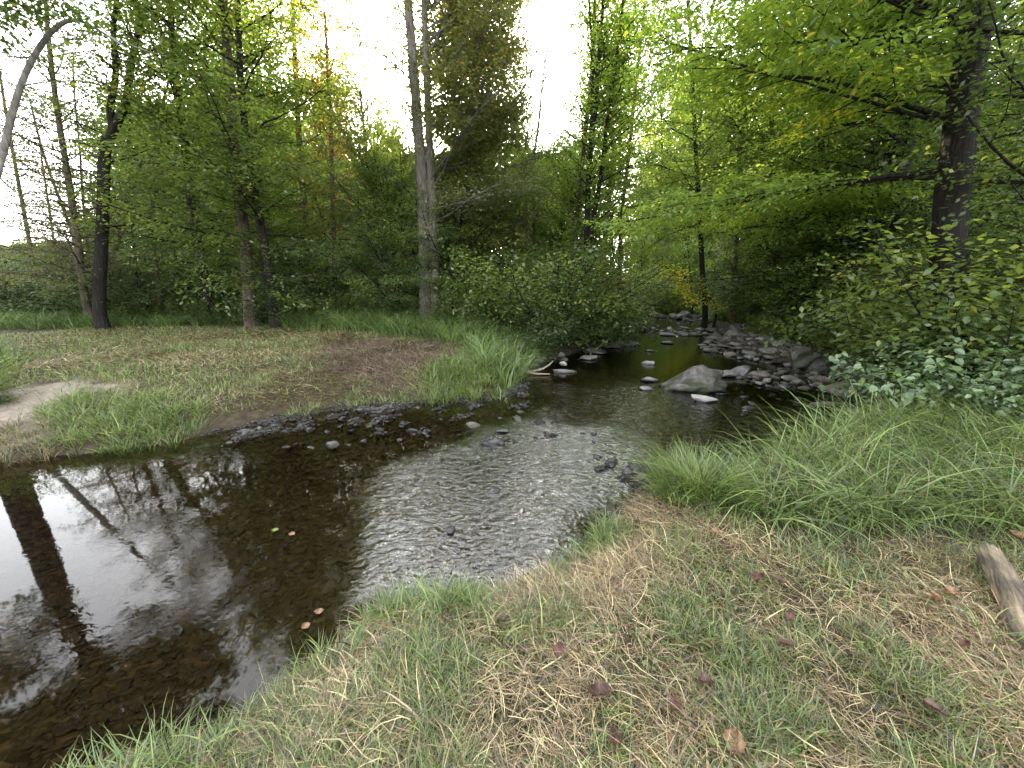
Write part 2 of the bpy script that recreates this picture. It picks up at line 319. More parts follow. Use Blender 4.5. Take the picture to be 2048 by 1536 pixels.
# ------------------------------------------------------------------ water
def water_mat():
    m, n, out = newmat('creek_water'); L = n.links.new
    ge = N(n, 'ShaderNodeNewGeometry'); at = N(n, 'ShaderNodeAttribute', attribute_name='rip'); sep = N(n, 'ShaderNodeSeparateColor'); L(at.outputs['Color'], sep.inputs[0])
    mpw = N(n, 'ShaderNodeMapping'); mpw.inputs['Rotation'].default_value = (0, 0, R(20)); mpw.inputs['Scale'].default_value = (1, 1.5, 1); L(ge.outputs['Position'], mpw.inputs[0])
    def nz(scale, det, dist=0.0):
        q = N(n, 'ShaderNodeTexNoise'); q.inputs['Scale'].default_value = scale; q.inputs['Detail'].default_value = det; q.inputs['Distortion'].default_value = dist; L(mpw.outputs[0], q.inputs[0]); return q.outputs[0]
    def mul(a, b, c=None):
        q = N(n, 'ShaderNodeMath', operation='MULTIPLY'); L(a, q.inputs[0])
        if c is None: L(b, q.inputs[1])
        else: q.inputs[1].default_value = c
        return q.outputs[0]
    def add(a, b):
        q = N(n, 'ShaderNodeMath', operation='ADD'); L(a, q.inputs[0]); L(b, q.inputs[1]); return q.outputs[0]
    strong = mul(add(mul(nz(10, 3, 1.2), None, .030), mul(nz(27, 2, .5), None, .0065)), sep.outputs[0])
    midr = mul(add(mul(nz(9, 3, .5), None, .013), mul(nz(22, 2, .3), None, .003)), sep.outputs[1])
    calm = add(mul(nz(2.2, 2, .6), None, .0008), mul(mul(nz(16, 2, .3), None, .0008), sep.outputs[2]))
    hgt = add(add(strong, midr), calm)
    bp = N(n, 'ShaderNodeBump'); bp.inputs['Strength'].default_value = 1; bp.inputs['Distance'].default_value = 1.0; L(hgt, bp.inputs['Height'])
    fr = N(n, 'ShaderNodeFresnel'); fr.inputs[0].default_value = 1.36; L(bp.outputs[0], fr.inputs['Normal'])
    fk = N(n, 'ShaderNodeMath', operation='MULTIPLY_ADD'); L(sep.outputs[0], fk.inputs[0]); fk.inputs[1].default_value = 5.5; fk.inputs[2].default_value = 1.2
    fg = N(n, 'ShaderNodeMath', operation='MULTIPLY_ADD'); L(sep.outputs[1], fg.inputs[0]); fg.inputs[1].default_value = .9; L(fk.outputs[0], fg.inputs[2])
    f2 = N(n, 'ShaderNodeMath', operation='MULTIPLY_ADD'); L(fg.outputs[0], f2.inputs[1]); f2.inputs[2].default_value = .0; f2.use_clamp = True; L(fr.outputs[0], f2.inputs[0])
    gl = N(n, 'ShaderNodeBsdfGlossy'); gl.inputs['Roughness'].default_value = .03; L(bp.outputs[0], gl.inputs['Normal'])
    tr = N(n, 'ShaderNodeBsdfTransparent'); tr.inputs[0].default_value = (.74, .62, .44, 1)
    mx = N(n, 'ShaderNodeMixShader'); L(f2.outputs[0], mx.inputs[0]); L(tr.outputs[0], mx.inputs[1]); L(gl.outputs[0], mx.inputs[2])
    L(mx.outputs[0], out.inputs[0]); return m
t = np.linspace(-1, 1, 420)
wx = 1 + 3.2 * np.sinh(3.0 * t); wy = np.concatenate([np.linspace(-7, 0, 30)[:-1], 0 + 2.2 * np.sinh(np.linspace(0, 3.5, 420))])
WX, WY = np.meshgrid(wx, wy)
wm = mk_mesh('water', np.stack([WX, WY, np.zeros_like(WX)], -1), [grid_faces(len(wx), len(wy))], water_mat(), smooth_=True)
rip = np.ones((WX.size, 4), np.float32)
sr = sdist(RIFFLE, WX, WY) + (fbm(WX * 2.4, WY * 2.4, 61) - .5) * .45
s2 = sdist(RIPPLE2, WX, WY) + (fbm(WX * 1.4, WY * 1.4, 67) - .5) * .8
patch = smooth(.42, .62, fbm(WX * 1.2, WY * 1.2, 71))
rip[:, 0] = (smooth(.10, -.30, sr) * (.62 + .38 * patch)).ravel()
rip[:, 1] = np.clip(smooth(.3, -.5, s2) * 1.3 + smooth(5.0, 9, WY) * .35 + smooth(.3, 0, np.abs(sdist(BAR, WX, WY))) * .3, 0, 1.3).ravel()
rip[:, 2] = (smooth(.5, .75, fbm(WX * 1.0 + WY, WY * 2.2 - WX, 77))).ravel()
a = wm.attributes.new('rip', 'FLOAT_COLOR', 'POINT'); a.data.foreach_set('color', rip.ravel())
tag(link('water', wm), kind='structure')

# ------------------------------------------------------------------ plants: growth
class Grower:
    def __init__(s, seed):
        s.rng = np.random.default_rng(seed); s.r = random.Random(seed); s.V = []; s.F = []; s.nv = 0; s.seg = []
    def tube(s, pts, rad, sides):
        pts = np.asarray(pts, float); n = len(pts); rad = np.asarray(rad, float)
        d = np.gradient(pts, axis=0); d /= np.linalg.norm(d, axis=1)[:, None] + 1e-9
        ref = np.array([1., .1, 0]) if abs(d[0][2]) > .7 else np.array([0, 0, 1.])
        a = np.cross(d, ref); a /= np.linalg.norm(a, axis=1)[:, None] + 1e-9; b = np.cross(d, a)
        th = np.arange(sides) * 2 * math.pi / sides
        rr = rad[:, None, None]
        if sides >= 8: rr = rr * (1 + .14 * np.sin(th * 3 + 1)[None, :, None] + .10 * (s.rng.random((n, sides, 1)) - .5))
        ring = pts[:, None, :] + rr * (a[:, None, :] * np.cos(th)[None, :, None] + b[:, None, :] * np.sin(th)[None, :, None])
        s.V.append(ring.reshape(-1, 3)); i = np.arange(n - 1)[:, None] * sides + np.arange(sides)[None, :]; j = np.arange(n - 1)[:, None] * sides + (np.arange(sides)[None, :] + 1) % sides
        s.F.append((np.stack([i, j, j + sides, i + sides], -1) + s.nv).reshape(-1, 4)); s.nv += n * sides
    def branch(s, p, d, L, r, lvl, S, tint):
        R_ = s.r; K = (7, 5, 3)[lvl - 1]; p = np.array(p, float); d = np.array(d, float); d /= np.linalg.norm(d)
        pts = [p.copy()]; ds = [d.copy()]
        for k in range(K):
            wv = S.get('wob', .12)
            d = d + np.array([R_.gauss(0, wv), R_.gauss(0, wv), R_.gauss(0, wv * .7) + S['grav'][lvl - 1]]); d /= np.linalg.norm(d)
            p = p + d * L / K; pts.append(p.copy()); ds.append(d.copy())
        if lvl <= S.get('wood', 2): s.tube(pts, np.linspace(r, max(r * .22, .0025), K + 1), (5, 4, 3)[lvl - 1])
        if lvl >= S.get('leaf_from', 2) or lvl == S['lv']:
            k0 = 1 if lvl < S['lv'] else 0
            if not S.get('bare'):
                for k in range(k0, K): s.seg.append((pts[k], pts[k + 1], tint))
        if lvl < S['lv']:
            n = max(2, int(L * S['den'][lvl - 1])); side = 1 if R_.random() < .5 else -1
            for i in range(n):
                t = S.get('t0', .15) + (1 - S.get('t0', .15)) * (i + .5 * R_.random()) / n; t = min(t, .98)
                k = int(t * K); f = t * K - k; q = pts[k] * (1 - f) + pts[min(k + 1, K)] * f; dd = ds[k]
                sv = np.cross(dd, (0, 0, 1.)); sv /= np.linalg.norm(sv) + 1e-6
                up = np.cross(sv, dd); ro = R_.gauss(0, S.get('flat', .35)); sv = sv * math.cos(ro) + up * math.sin(ro)
                an = R(R_.uniform(38, 62)); cd = dd * math.cos(an) + sv * side * math.sin(an); side = -side
                s.branch(q, cd, L * S['ratio'][lvl - 1] * (1.15 - .75 * t) * R_.uniform(.7, 1.2), r * .42 * (1 - .5 * t), lvl + 1, S, tint + R_.gauss(0, .05))
    def spine_tree(s, spine, rad, S, sides=10):
        """spine: (n,3) local points; limbs along it"""
        spine = np.asarray(spine, float); rad = np.asarray(rad, float); R_ = s.r
        # smooth subdivision
        tt = np.linspace(0, len(spine) - 1, (len(spine) - 1) * 5 + 1); i0 = np.clip(tt.astype(int), 0, len(spine) - 2); f = (tt - i0)[:, None]
        p0 = spine[np.maximum(i0 - 1, 0)]; p1 = spine[i0]; p2 = spine[i0 + 1]; p3 = spine[np.minimum(i0 + 2, len(spine) - 1)]
        pts = .5 * (2 * p1 + (p2 - p0) * f + (2 * p0 - 5 * p1 + 4 * p2 - p3) * f ** 2 + (3 * p1 - p0 - 3 * p2 + p3) * f ** 3)
        rr = np.interp(tt, np.arange(len(spine)), rad)
        if S.get('flare', True) and pts[0][2] < .3:
            rr = rr * (1 + .45 * np.exp(-np.maximum(pts[:, 2] - pts[0][2], 0) / .25)); 
        s.tube(pts, rr, sides)
        cum = np.concatenate([[0], np.cumsum(np.linalg.norm(np.diff(pts, axis=0), axis=1))]); cum /= cum[-1]
        tx = [a for a, b in S['L']]; lx = [b for a, b in S['L']]
        for i in range(S['n']):
            t = S['t'][0] + (S['t'][1] - S['t'][0]) * (i + R_.random()) / S['n']
            q = np.array([np.interp(t, cum, pts[:, k]) for k in range(3)]); r0 = float(np.interp(t, cum, rr))
            if 'az' in S and R_.random() < S.get('azp', 1): az = R(S['az'][0] + R_.uniform(-1, 1) * S['az'][1])
            else: az = i * 2.399 + R_.uniform(-.4, .4)
            el = R(S['el'][0] + (S['el'][1] - S['el'][0]) * (t - S['t'][0]) / max(1e-6, S['t'][1] - S['t'][0]) + R_.gauss(0, 8))
            d = (math.sin(az) * math.cos(el), math.cos(az) * math.cos(el), math.sin(el))
            Ln = float(np.interp(t, tx, lx)) * R_.uniform(.7, 1.2)
            s.branch(q, d, Ln, min(r0 * .5, .010 + Ln * .0065), 1, S, .45 + R_.gauss(0, .13))
        return pts, rr
    def leaves(s, S, mat, name='crown'):
        if not s.seg: return None
        if getattr(s, 'base', None) is not None:      # leafy twigs cut away on the camera-to-sun line to let the sun show
            q = [(a, b, c) for a, b, c in s.seg if float(np.dot((a + s.base - [0, 0, CAMZ]) / np.linalg.norm(a + s.base - [0, 0, CAMZ]), SD)) < math.cos(R(1.0))]; s.seg = q
        rng = s.rng; p0 = np.array([a for a, b, c in s.seg]); p1 = np.array([b for a, b, c in s.seg]); ti = np.array([c for a, b, c in s.seg])
        ln = np.linalg.norm(p1 - p0, axis=1); cnt = np.floor(ln * S['ld'] * LDM + rng.random(len(ln))).astype(int)
        k = np.repeat(np.arange(len(ln)), cnt); n = len(k)
        t = rng.random(n)[:, None]; b = p0[k] * (1 - t) + p1[k] * t; tg = (p1 - p0)[k] / (ln[k][:, None] + 1e-9)
        sv = np.cross(tg, np.array([0, 0, 1.])); sv /= np.linalg.norm(sv, axis=1)[:, None] + 1e-6
        sgn = np.where(rng.random(n) < .5, -1, 1)[:, None]
        d = tg * .55 + sv * sgn * .8 + rng.normal(0, .28, (n, 3)); d[:, 2] -= S.get('ldroop', .25); d /= np.linalg.norm(d, axis=1)[:, None]
        nm = rng.normal(0, S.get('curl', .4), (n, 3)); nm[:, 2] += 1
        wv = np.cross(nm, d); wv /= np.linalg.norm(wv, axis=1)[:, None] + 1e-9; nn = np.cross(d, wv)
        L_ = (S['ls'] * rng.uniform(.6, 1.25, n))[:, None]; W = L_ * S.get('lw', .55) * .5
        b = b + d * L_ * .15 + rng.normal(0, S['ls'] * S.get('scat', .8), (n, 3))
        if S.get('six'):
            fold = nn * L_ * .10
            v = np.stack([b, b + d * L_ * .28 + wv * W * .95 + fold, b + d * L_ * .68 + wv * W * .75 + fold * .6, b + d * L_ - nn * L_ * .12, b + d * L_ * .68 - wv * W * .75 + fold * .6, b + d * L_ * .28 - wv * W * .95 + fold], 1)
            i = np.arange(n)[:, None] * 6; f = np.concatenate([i + [[0, 1, 2, 3]], i + [[0, 3, 4, 5]]], 0); tn = np.tile(ti[k], 2)
            rn = np.tile(rng.normal(0, .13, n), 2)
        else:
            v = np.stack([b, b + d * L_ * .45 + wv * W, b + d * L_, b + d * L_ * .45 - wv * W], 1)
            i = np.arange(n)[:, None] * 4; f = i + [[0, 1, 2, 3]]; tn = ti[k]; rn = rng.normal(0, .13, n)
        spot = rng.random(n) < S.get('odd', .01); spot = np.tile(spot, 2) if S.get('six') else spot
        tn = np.clip(tn + rn, 0, .97); tn = np.where(spot, 1.0, tn)
        return mk_mesh(name, v.reshape(-1, 3), [f], mat, tint=tn)
    def wood(s, mat, name='trunk'):
        return mk_mesh(name, np.concatenate(s.V), [np.concatenate(s.F)], mat, smooth_=True)

LDM = 1.0
BASE = dict(lv=3, grav=(.02, -.03, -.05), den=(3.4, 6), ratio=(.48, .48), ld=34, ls=.085, n=30, t=(.25, 1), L=[(0, 2.2), (.5, 2.4), (1, .5)], el=(10, 55))
def SP(**k): d = dict(BASE); d.update(k); return d
def px_tree(name, label, cat, Yd, spine_px, r0, r1, S, leaf, bark, seed, group=None, forks=(), zbase=None):
    """tree whose trunk follows image points at depth Yd, rooted in the ground"""
    pts = [Q(a, b, Yd + (c[0] if c else 0)) for a, b, *c in spine_px]
    bx, by = pts[0][0], pts[0][1]; bz = float(land(np.array([bx]), np.array([by]))[0]) - .12
    base = Vector((bx, by, bz))
    loc = [(0, 0, 0)] + [(p[0] - bx, p[1] - by, p[2] - bz) for p in pts if p[2] - bz > .35]
    g = Grower(seed); n = len(loc); rad = np.linspace(1, 0, n) ** .8 * (r0 - r1) + r1
    root = empty(name, base, label, cat, group)
    g.spine_tree(loc, rad, S); g.base = np.array([bx, by, bz])
    for fs, fr0, fr1, *o in forks:
        fp = [Q(a, b, Yd + (c[0] if c else 0)) for a, b, *c in fs]
        S2 = SP(**{**S, **(o[0] if o else {})})
        if 'fn' in S2: S2['n'] = S2['fn']
        fl = [(p[0] - bx, p[1] - by, p[2] - bz) for p in fp]
        if fl[0][2] < .5: fl[0] = (fl[0][0], fl[0][1], 0)
        g.spine_tree(fl, np.linspace(fr0, fr1, len(fp)), S2, 8)
    link('trunk', g.wood(M[bark]), root)
    lm = g.leaves(S, M[leaf])
    if lm: link('crown', lm, root)
    return root
def gz(x, y): return float(land(np.array([float(x)]), np.array([float(y)]))[0])
#TREES
exec_trees = True
# --- left edge
px_tree('birch_tree', 'pale leaning birch whose bare top arches over to the right at the left edge', 'tree', 8.0,
        [(-60, 640), (-45, 520), (-20, 400), (8, 300), (30, 210), (60, 130), (105, 62), (150, 40), (200, 62), (250, 95)], .075, .012,
        SP(n=12, t=(.35, 1), L=[(0, 1.2), (1, .8)], el=(5, -10), ld=14, den=(2, 3), ls=.06), 'leaf_olive', 'bark_birch', 1)
px_tree('thin_tree', 'thin dark tree with sparse layered twigs left of the forked tree', 'tree', 12.0,
        [(172, 600), (160, 520), (147, 420), (128, 300), (112, 200), (98, 80), (90, -20), (84, -90)], .11, .02,
        SP(n=90, t=(.12, 1), L=[(0, 2.2), (.6, 2.0), (1, 1.1)], el=(0, 28), ld=42, den=(3.2, 5), ls=.07, lw=.45), 'leaf_olive', 'bark_brown', 2)
px_tree('thin_tree', 'slim whip of a tree nearest the left edge behind the arching birch', 'tree', 14.0,
        [(75, 600), (62, 500), (40, 380), (22, 280), (5, 180), (-10, 80)], .07, .02,
        SP(n=80, t=(.1, 1), L=[(0, 2.2), (1, 1.2)], el=(0, 15), ld=40, den=(3, 4.5), ls=.07, lw=.4), 'leaf_olive', 'bark_brown', 3)
px_tree('thin_tree', 'crooked thin tree with bare twigs right of the dark forked trunk', 'tree', 13.0,
        [(322, 600), (310, 520), (300, 450), (306, 400), (325, 350), (318, 280), (330, 200)], .08, .02,
        SP(n=18, t=(.3, 1), L=[(0, 1.2), (1, .6)], el=(5, 30), ld=26, den=(2.4, 4), ls=.07), 'leaf_mid', 'bark_brown', 4)
px_tree('forked_tree', 'dark tree forking into two crooked limbs at the left of the clearing', 'tree', 11.3,
        [(200, 620), (203, 520), (208, 400), (210, 320), (216, 275)], .15, .115,
        SP(n=5, t=(.5, 1), L=[(0, 2.0), (1, 1.6)], el=(20, 40), ld=30, ls=.08, den=(2.6, 4.5)), 'leaf_olive', 'bark_dark', 5,
        forks=[([(212, 300), (226, 258), (222, 215), (232, 150), (228, 60), (238, -40), (242, -160)], .10, .03, dict(n=20, t=(.2, 1), L=[(0, 1.8), (1, 1.0)])),
               ([(212, 300), (238, 240), (254, 200), (262, 130), (276, 70), (292, 0), (300, -120)], .10, .03, dict(n=22, t=(.2, 1), L=[(0, 1.9), (1, 1.0)]))])
px_tree('leaning_tree', 'slender tree leaning right just behind the dark forked tree', 'tree', 14.0,
        [(222, 610), (232, 500), (255, 420), (280, 330), (296, 260), (330, 190), (350, 100)], .08, .02,
        SP(n=22, t=(.3, 1), L=[(0, 1.5), (1, .9)], el=(5, 40), ld=28, ls=.075), 'leaf_mid', 'bark_brown', 6)
px_tree('leaning_tree', 'thin bare stem leaning left behind the forked tree trunk', 'tree', 13,
        [(180, 590), (150, 480), (120, 400), (85, 300), (60, 200)], .06, .02,
        SP(n=70, t=(.12, 1), L=[(0, 2.0), (1, 1.0)], el=(0, 20), ld=40, den=(3, 4.5), ls=.07), 'leaf_olive', 'bark_brown', 7)
px_tree('thin_tree', 'very thin tree between the twiggy tree and the forked trunk', 'tree', 15,
        [(182, 600), (176, 500), (166, 400), (160, 300), (150, 200), (146, 110)], .05, .015, SP(n=70, t=(.12, 1), L=[(0, 2.0), (1, 1.0)], el=(0, 20), ld=40, den=(3, 4.5), ls=.07), 'leaf_olive', 'bark_dark', 41)
px_tree('thin_tree', 'thin upright stem in the gap right of the forked tree', 'tree', 14.5,
        [(272, 600), (268, 500), (262, 400), (258, 300), (262, 200), (270, 100), (272, 0)], .055, .015, SP(n=70, t=(.12, 1), L=[(0, 1.6), (1, 1.2)], el=(0, 35), ld=40, den=(3, 4.5), ls=.07), 'leaf_mid', 'bark_dark', 42)
px_tree('thin_tree', 'faint thin tree rising out of the thicket at the far left', 'tree', 16,
        [(118, 590), (110, 500), (96, 400), (84, 320), (74, 250)], .05, .015, SP(n=60, t=(.1, 1), L=[(0, 2.2), (1, 1.0)], el=(0, 15), ld=40, den=(3, 4.5), ls=.07), 'leaf_dark', 'bark_brown', 43)
# off-frame tree mirrored in the pool
g = Grower(8); bx, by = -8.6, 6.0; bz = gz(bx, by) - .1
rt = empty('shade_tree', (bx, by, bz), 'stout tree past the left edge, seen only mirrored in the still pool', 'tree')
Sx = SP(n=84, t=(.40, 1), L=[(0, 2.6), (.5, 3.0), (1, 3)], el=(5, 65), ld=80, ls=.10, den=(3, 5), az=(-100, 180), azp=1)
g.spine_tree([(0, 0, 0), (.05, 0, 2), (-.05, .1, 4), (.1, .1, 6), (.1, 0, 8.5), (0, 0, 12)], [.21, .19, .17, .15, .11, .05], Sx)
link('trunk', g.wood(M['bark_dark']), rt); link('crown', g.leaves(Sx, M['leaf_mid']), rt)
# --- the dense maples left of centre
Smap = SP(n=70, t=(.10, 1), L=[(0, 2.0), (.25, 2.9), (.7, 2.6), (1, .8)], el=(-5, 60), ld=32, ls=.095, lw=.62, den=(3.4, 6), grav=(.015, -.03, -.05))
px_tree('maple_tree', 'dense green maple with a dark trunk, leftmost of the big leafy maples', 'tree', 12.5,
        [(418, 610), (400, 500), (382, 400), (372, 300), (352, 150), (340, 0), (330, -200), (322, -420)], .15, .03, Smap, 'leaf_mid', 'bark_dark', 9)
px_tree('maple_tree', 'thick grey trunked maple in the middle of the big leafy maples', 'tree', 12.0,
        [(502, 625), (492, 500), (480, 400), (470, 300), (458, 150), (448, 0), (440, -250), (430, -520)], .20, .04, SP(**{**Smap, 'n': 62}), 'leaf_mid', 'bark_brown', 10)
px_tree('maple_tree', 'dark twisting maple, rightmost of the big leafy maples', 'tree', 11.4,
        [(548, 625), (538, 560), (528, 480), (512, 400), (498, 300), (484, 200), (478, 60), (472, -100), (470, -300)], .14, .03, SP(**{**Smap, 'n': 50}), 'leaf_mid', 'bark_dark', 11)
px_tree('maple_tree', 'lime topped maple at the right shoulder of the big leafy mass', 'tree', 14.5,
        [(620, 600), (612, 450), (600, 300), (592, 150), (585, 0), (580, -150)], .14, .03, SP(**{**Smap, 'n': 46, 'L': [(0, 2.2), (.6, 2.4), (1, 1.6)]}), 'leaf_lime_lit', 'bark_brown', 12)
px_tree('snag_tree', 'thin tree with rusty orange leaves between the maples and the pale twin trunk', 'tree', 13.5,
        [(672, 600), (668, 480), (664, 350), (662, 250), (656, 150), (652, 70), (650, 20)], .09, .02,
        SP(n=54, t=(.3, 1), L=[(0, 1.2), (.6, 1.5), (1, 1.2)], el=(0, 60), ld=44, ls=.08, den=(4.5, 7)), 'leaf_rust', 'bark_brown', 13)
px_tree('understory_tree', 'young maple with red tinged sprays left of the pale twin trunk', 'tree', 12.6,
        [(770, 610), (760, 500), (748, 400), (735, 320), (726, 240), (720, 180)], .06, .02,
        SP(n=56, t=(.12, 1), L=[(0, 2.2), (.6, 1.9), (1, 1.4)], el=(0, 65), ld=40, ls=.075, odd=.02), 'leaf_mid', 'bark_brown', 14)
# --- the pale twin trunk in the centre
Spale = SP(n=12, t=(.62, 1), L=[(0, 2.0), (1, 1.5)], el=(30, 55), ld=26, ls=.085, den=(2.2, 4), az=(75, 50), azp=.85, bare=False)
px_tree('pale_twin_tree', 'tall pale barked tree with two trunks joined at the foot, sun behind it', 'tree', 11.6,
        [(852, 652), (850, 560), (848, 450), (843, 340), (836, 260), (828, 150), (816, 0), (808, -110), (803, -230)], .19, .055,
        SP(**{**Spale, 'n': 22, 'bare': False, 'az': (-60, 100), 't': (.30, .9), 'ld': 34, 'den': (3, 5.5), 'L': [(0, 1.6), (1, 1.5)], 'el': (45, 60), 'grav': (.02, .02, .0)}), 'leaf_olive', 'bark_pale', 15,
        forks=[([(872, 652), (869, 560), (866, 450), (861, 340), (856, 230), (851, 120), (848, 0), (852, -100), (858, -190)], .15, .04,
                dict(fn=64, bare=False, t=(.30, 1), az=(85, 60), azp=.95, L=[(0, 2.1), (.35, 2.9), (.7, 2.9), (1, 1.6)], el=(10, 60), den=(3.6, 6.5), ld=44))])
px_tree('olive_crown_tree', 'tall tree with a hanging olive crown just right of the pale twin trunk', 'tree', 13.4,
        [(955, 620), (950, 480), (948, 350), (945, 200), (945, 60), (948, -30), (950, -100)], .09, .03,
        SP(n=110, t=(.24, 1), L=[(0, 1.6), (.3, 2.3), (.7, 2.4), (1, 1.9)], el=(-10, 55), ld=44, ls=.09, den=(4, 6.5)), 'leaf_olive', 'bark_brown', 16)
Shem = SP(n=60, t=(.1, 1), L=[(0, 2.4), (.4, 2.6), (1, 1.6)], el=(10, 65), ld=60, ls=.06, lw=.5, den=(4.5, 7), grav=(.02, -.04, -.05), flat=.15)
px_tree('understory_tree', 'low fine leaved tree spreading just right of the twin trunk', 'tree', 12.3,
        [(905, 640), (915, 540), (922, 450), (930, 370), (935, 300)], .06, .015, Shem, 'leaf_mid', 'bark_dark', 17)
px_tree('understory_tree', 'low fine leaved tree with flat sprays just left of the twin trunk', 'tree', 12.5,
        [(800, 640), (790, 540), (782, 460), (776, 390), (770, 330)], .06, .015, Shem, 'leaf_mid', 'bark_dark', 18)
# --- right of centre
px_tree('dead_tree', 'bare dead thin tree standing in the bright sky gap', 'tree', 16,
        [(1068, 560), (1066, 420), (1066, 330), (1078, 240), (1085, 160), (1098, 80), (1108, 10)], .07, .015,
        SP(n=12, t=(.45, 1), L=[(0, 1.6), (1, 1.0)], el=(45, 55), bare=True, lv=2, den=(1.6, 3), wood=2), 'leaf_mid', 'bark_pale', 19)
Sslim = SP(n=62, t=(.22, 1), L=[(0, 1.3), (.4, 1.8), (1, 1.5)], el=(20, 60), ld=42, ls=.085, den=(3.8, 6.5))
px_tree('slim_tree', 'slender leaning tree, leftmost of the slim trees by the creek bend', 'tree', 14,
        [(1146, 600), (1150, 480), (1158, 380), (1170, 270), (1182, 150), (1190, 0), (1194, -90), (1197, -150)], .09, .03, SP(**{**Sslim, 'az': (60, 90), 'azp': .8}), 'leaf_lime_lit', 'bark_brown', 20)
px_tree('slim_tree', 'many stemmed slim tree forking low behind the creekside bush', 'tree', 13.2,
        [(1172, 620), (1172, 520), (1174, 430), (1178, 330), (1190, 220), (1198, 100), (1206, 0), (1210, -140)], .11, .03, Sslim, 'leaf_lime_lit', 'bark_dark', 21,
        forks=[([(1174, 500), (1190, 420), (1205, 330), (1212, 260), (1228, 150), (1240, 60), (1250, -40), (1256, -130)], .08, .03, dict(n=30, az=(80, 80), azp=.8)),
               ([(1178, 340), (1184, 200), (1184, 100), (1178, 0), (1176, -150)], .06, .02, dict(n=14, az=(80, 80), azp=.8))])
px_tree('slim_tree', 'straight slim tree with yellow green sprays at the left of the creek bend', 'tree', 17,
        [(1236, 600), (1240, 500), (1246, 400), (1258, 300), (1270, 180), (1285, 50), (1300, -100), (1310, -250)], .10, .03, SP(**{**Sslim, 'n': 60, 'L': [(0, 2.2), (.6, 2.4), (1, .9)], 'el': (0, 50)}), 'leaf_mid', 'bark_brown', 22)
px_tree('slim_tree', 'leafy yellowish tree filling in low behind the slim creek trees', 'tree', 16,
        [(1120, 600), (1122, 520), (1125, 440), (1128, 380), (1130, 320)], .08, .02, SP(n=60, t=(.1, 1), L=[(0, 2.2), (.5, 2.2), (1, 1.7)], el=(0, 65), ls=.09), 'leaf_lime_lit', 'bark_brown', 23)
px_tree('creekside_tree', 'dark thin tree on the far bank left of the golden sapling light', 'tree', 15.5,
        [(1410, 625), (1404, 540), (1400, 450), (1396, 380), (1390, 280), (1384, 150), (1376, 0), (1370, -150)], .11, .03, SP(n=46, t=(.28, 1), L=[(0, 2.4), (.5, 2.6), (1, 1)], el=(0, 50), ls=.09), 'leaf_lime_lit', 'bark_dark', 24)
px_tree('creekside_tree', 'straight thin grey tree on the far bank right of the dark one', 'tree', 14.5,
        [(1470, 640), (1470, 540), (1474, 450), (1478, 330), (1482, 200), (1490, 50), (1495, -150)], .09, .03, SP(n=46, t=(.3, 1), L=[(0, 2.2), (.5, 2.6), (1, 1)], el=(0, 50), ls=.09), 'leaf_lime_lit', 'bark_brown', 25)
px_tree('golden_sapling', 'sunlit golden yellow sapling overhanging the far creek', 'tree', 15.0,
        [(1432, 618), (1415, 590), (1385, 562), (1345, 545)], .05, .015, SP(n=22, t=(.35, 1), L=[(0, 1.4), (1, .9)], el=(5, 25), ls=.11, ld=30, az=(-100, 80)), 'leaf_gold', 'bark_dark', 26)
for k_, (lab_, a_, Y_, mt_) in enumerate([('lime sapling in sunlit leaf colour at the very end of the creek', 1385, 22, 'leaf_lime_lit'), ('pale lime sapling left of the creek end', 1290, 23, 'leaf_lime_lit'), ('green sapling right of the creek end', 1470, 20, 'leaf_mid')]):
    px_tree('creek_sapling', lab_, 'tree', Y_, [(a_, 615), (a_ - 3, 580), (a_ - 6, 540), (a_ - 8, 500)], .05, .015, SP(n=34, t=(.2, 1), L=[(0, 1.8), (1, 1.4)], el=(0, 45), ls=.12, ld=34), mt_, 'bark_dark', 50 + k_)  # saplings added to lighten the creek channel; lime leaves carry painted sunlight
# --- big tree at right
px_tree('great_trunk_tree', 'massive dark trunk at right with long leafy limbs reaching over the creek', 'tree', 6.0,
        [(1893, 590), (1897, 500), (1905, 400), (1916, 300), (1932, 180), (1950, 60), (1962, -60), (1985, -300), (2000, -700), (2010, -1200)], .21, .10,
        SP(n=24, t=(.30, 1), L=[(0, 3.8), (.4, 4.2), (1, 3.5)], el=(16, 42), az=(-58, 60), azp=.85, ls=.085, lw=.55, ld=32, den=(3.6, 6), grav=(-.05, -.04, -.05), flat=.10, scat=.35, curl=.25, six=True, wob=.09), 'leaf_lime_lit', 'bark_dark', 27)
px_tree('limb_tree', 'dark tree behind the massive trunk sending sprays left over the water', 'tree', 8.6,
        [(1790, 640), (1788, 520), (1795, 420), (1815, 300), (1830, 150), (1840, 0), (1850, -250)], .13, .05,
        SP(n=36, t=(.18, 1), L=[(0, 2.8), (.5, 3.6), (1, 2.5)], el=(8, 40), az=(-75, 55), azp=.8, ls=.075, ld=34, den=(3.4, 6), grav=(-.035, -.03, -.05), flat=.28, scat=.7, curl=.3), 'leaf_lime_lit', 'bark_dark', 28)
px_tree('limb_tree', 'tree in the dim wood with pale green sprays above the rock pile', 'tree', 11.0,
        [(1640, 650), (1642, 540), (1646, 420), (1650, 280), (1656, 120), (1660, -100), (1660, -300)], .12, .04,
        SP(n=56, t=(.15, 1), L=[(0, 2.6), (.5, 3.2), (1, 1.6)], el=(0, 45), az=(-80, 110), azp=.7, ls=.085, ld=32, den=(3.4, 6), grav=(-.02, -.03, -.05), flat=.2), 'leaf_mid', 'bark_dark', 29)
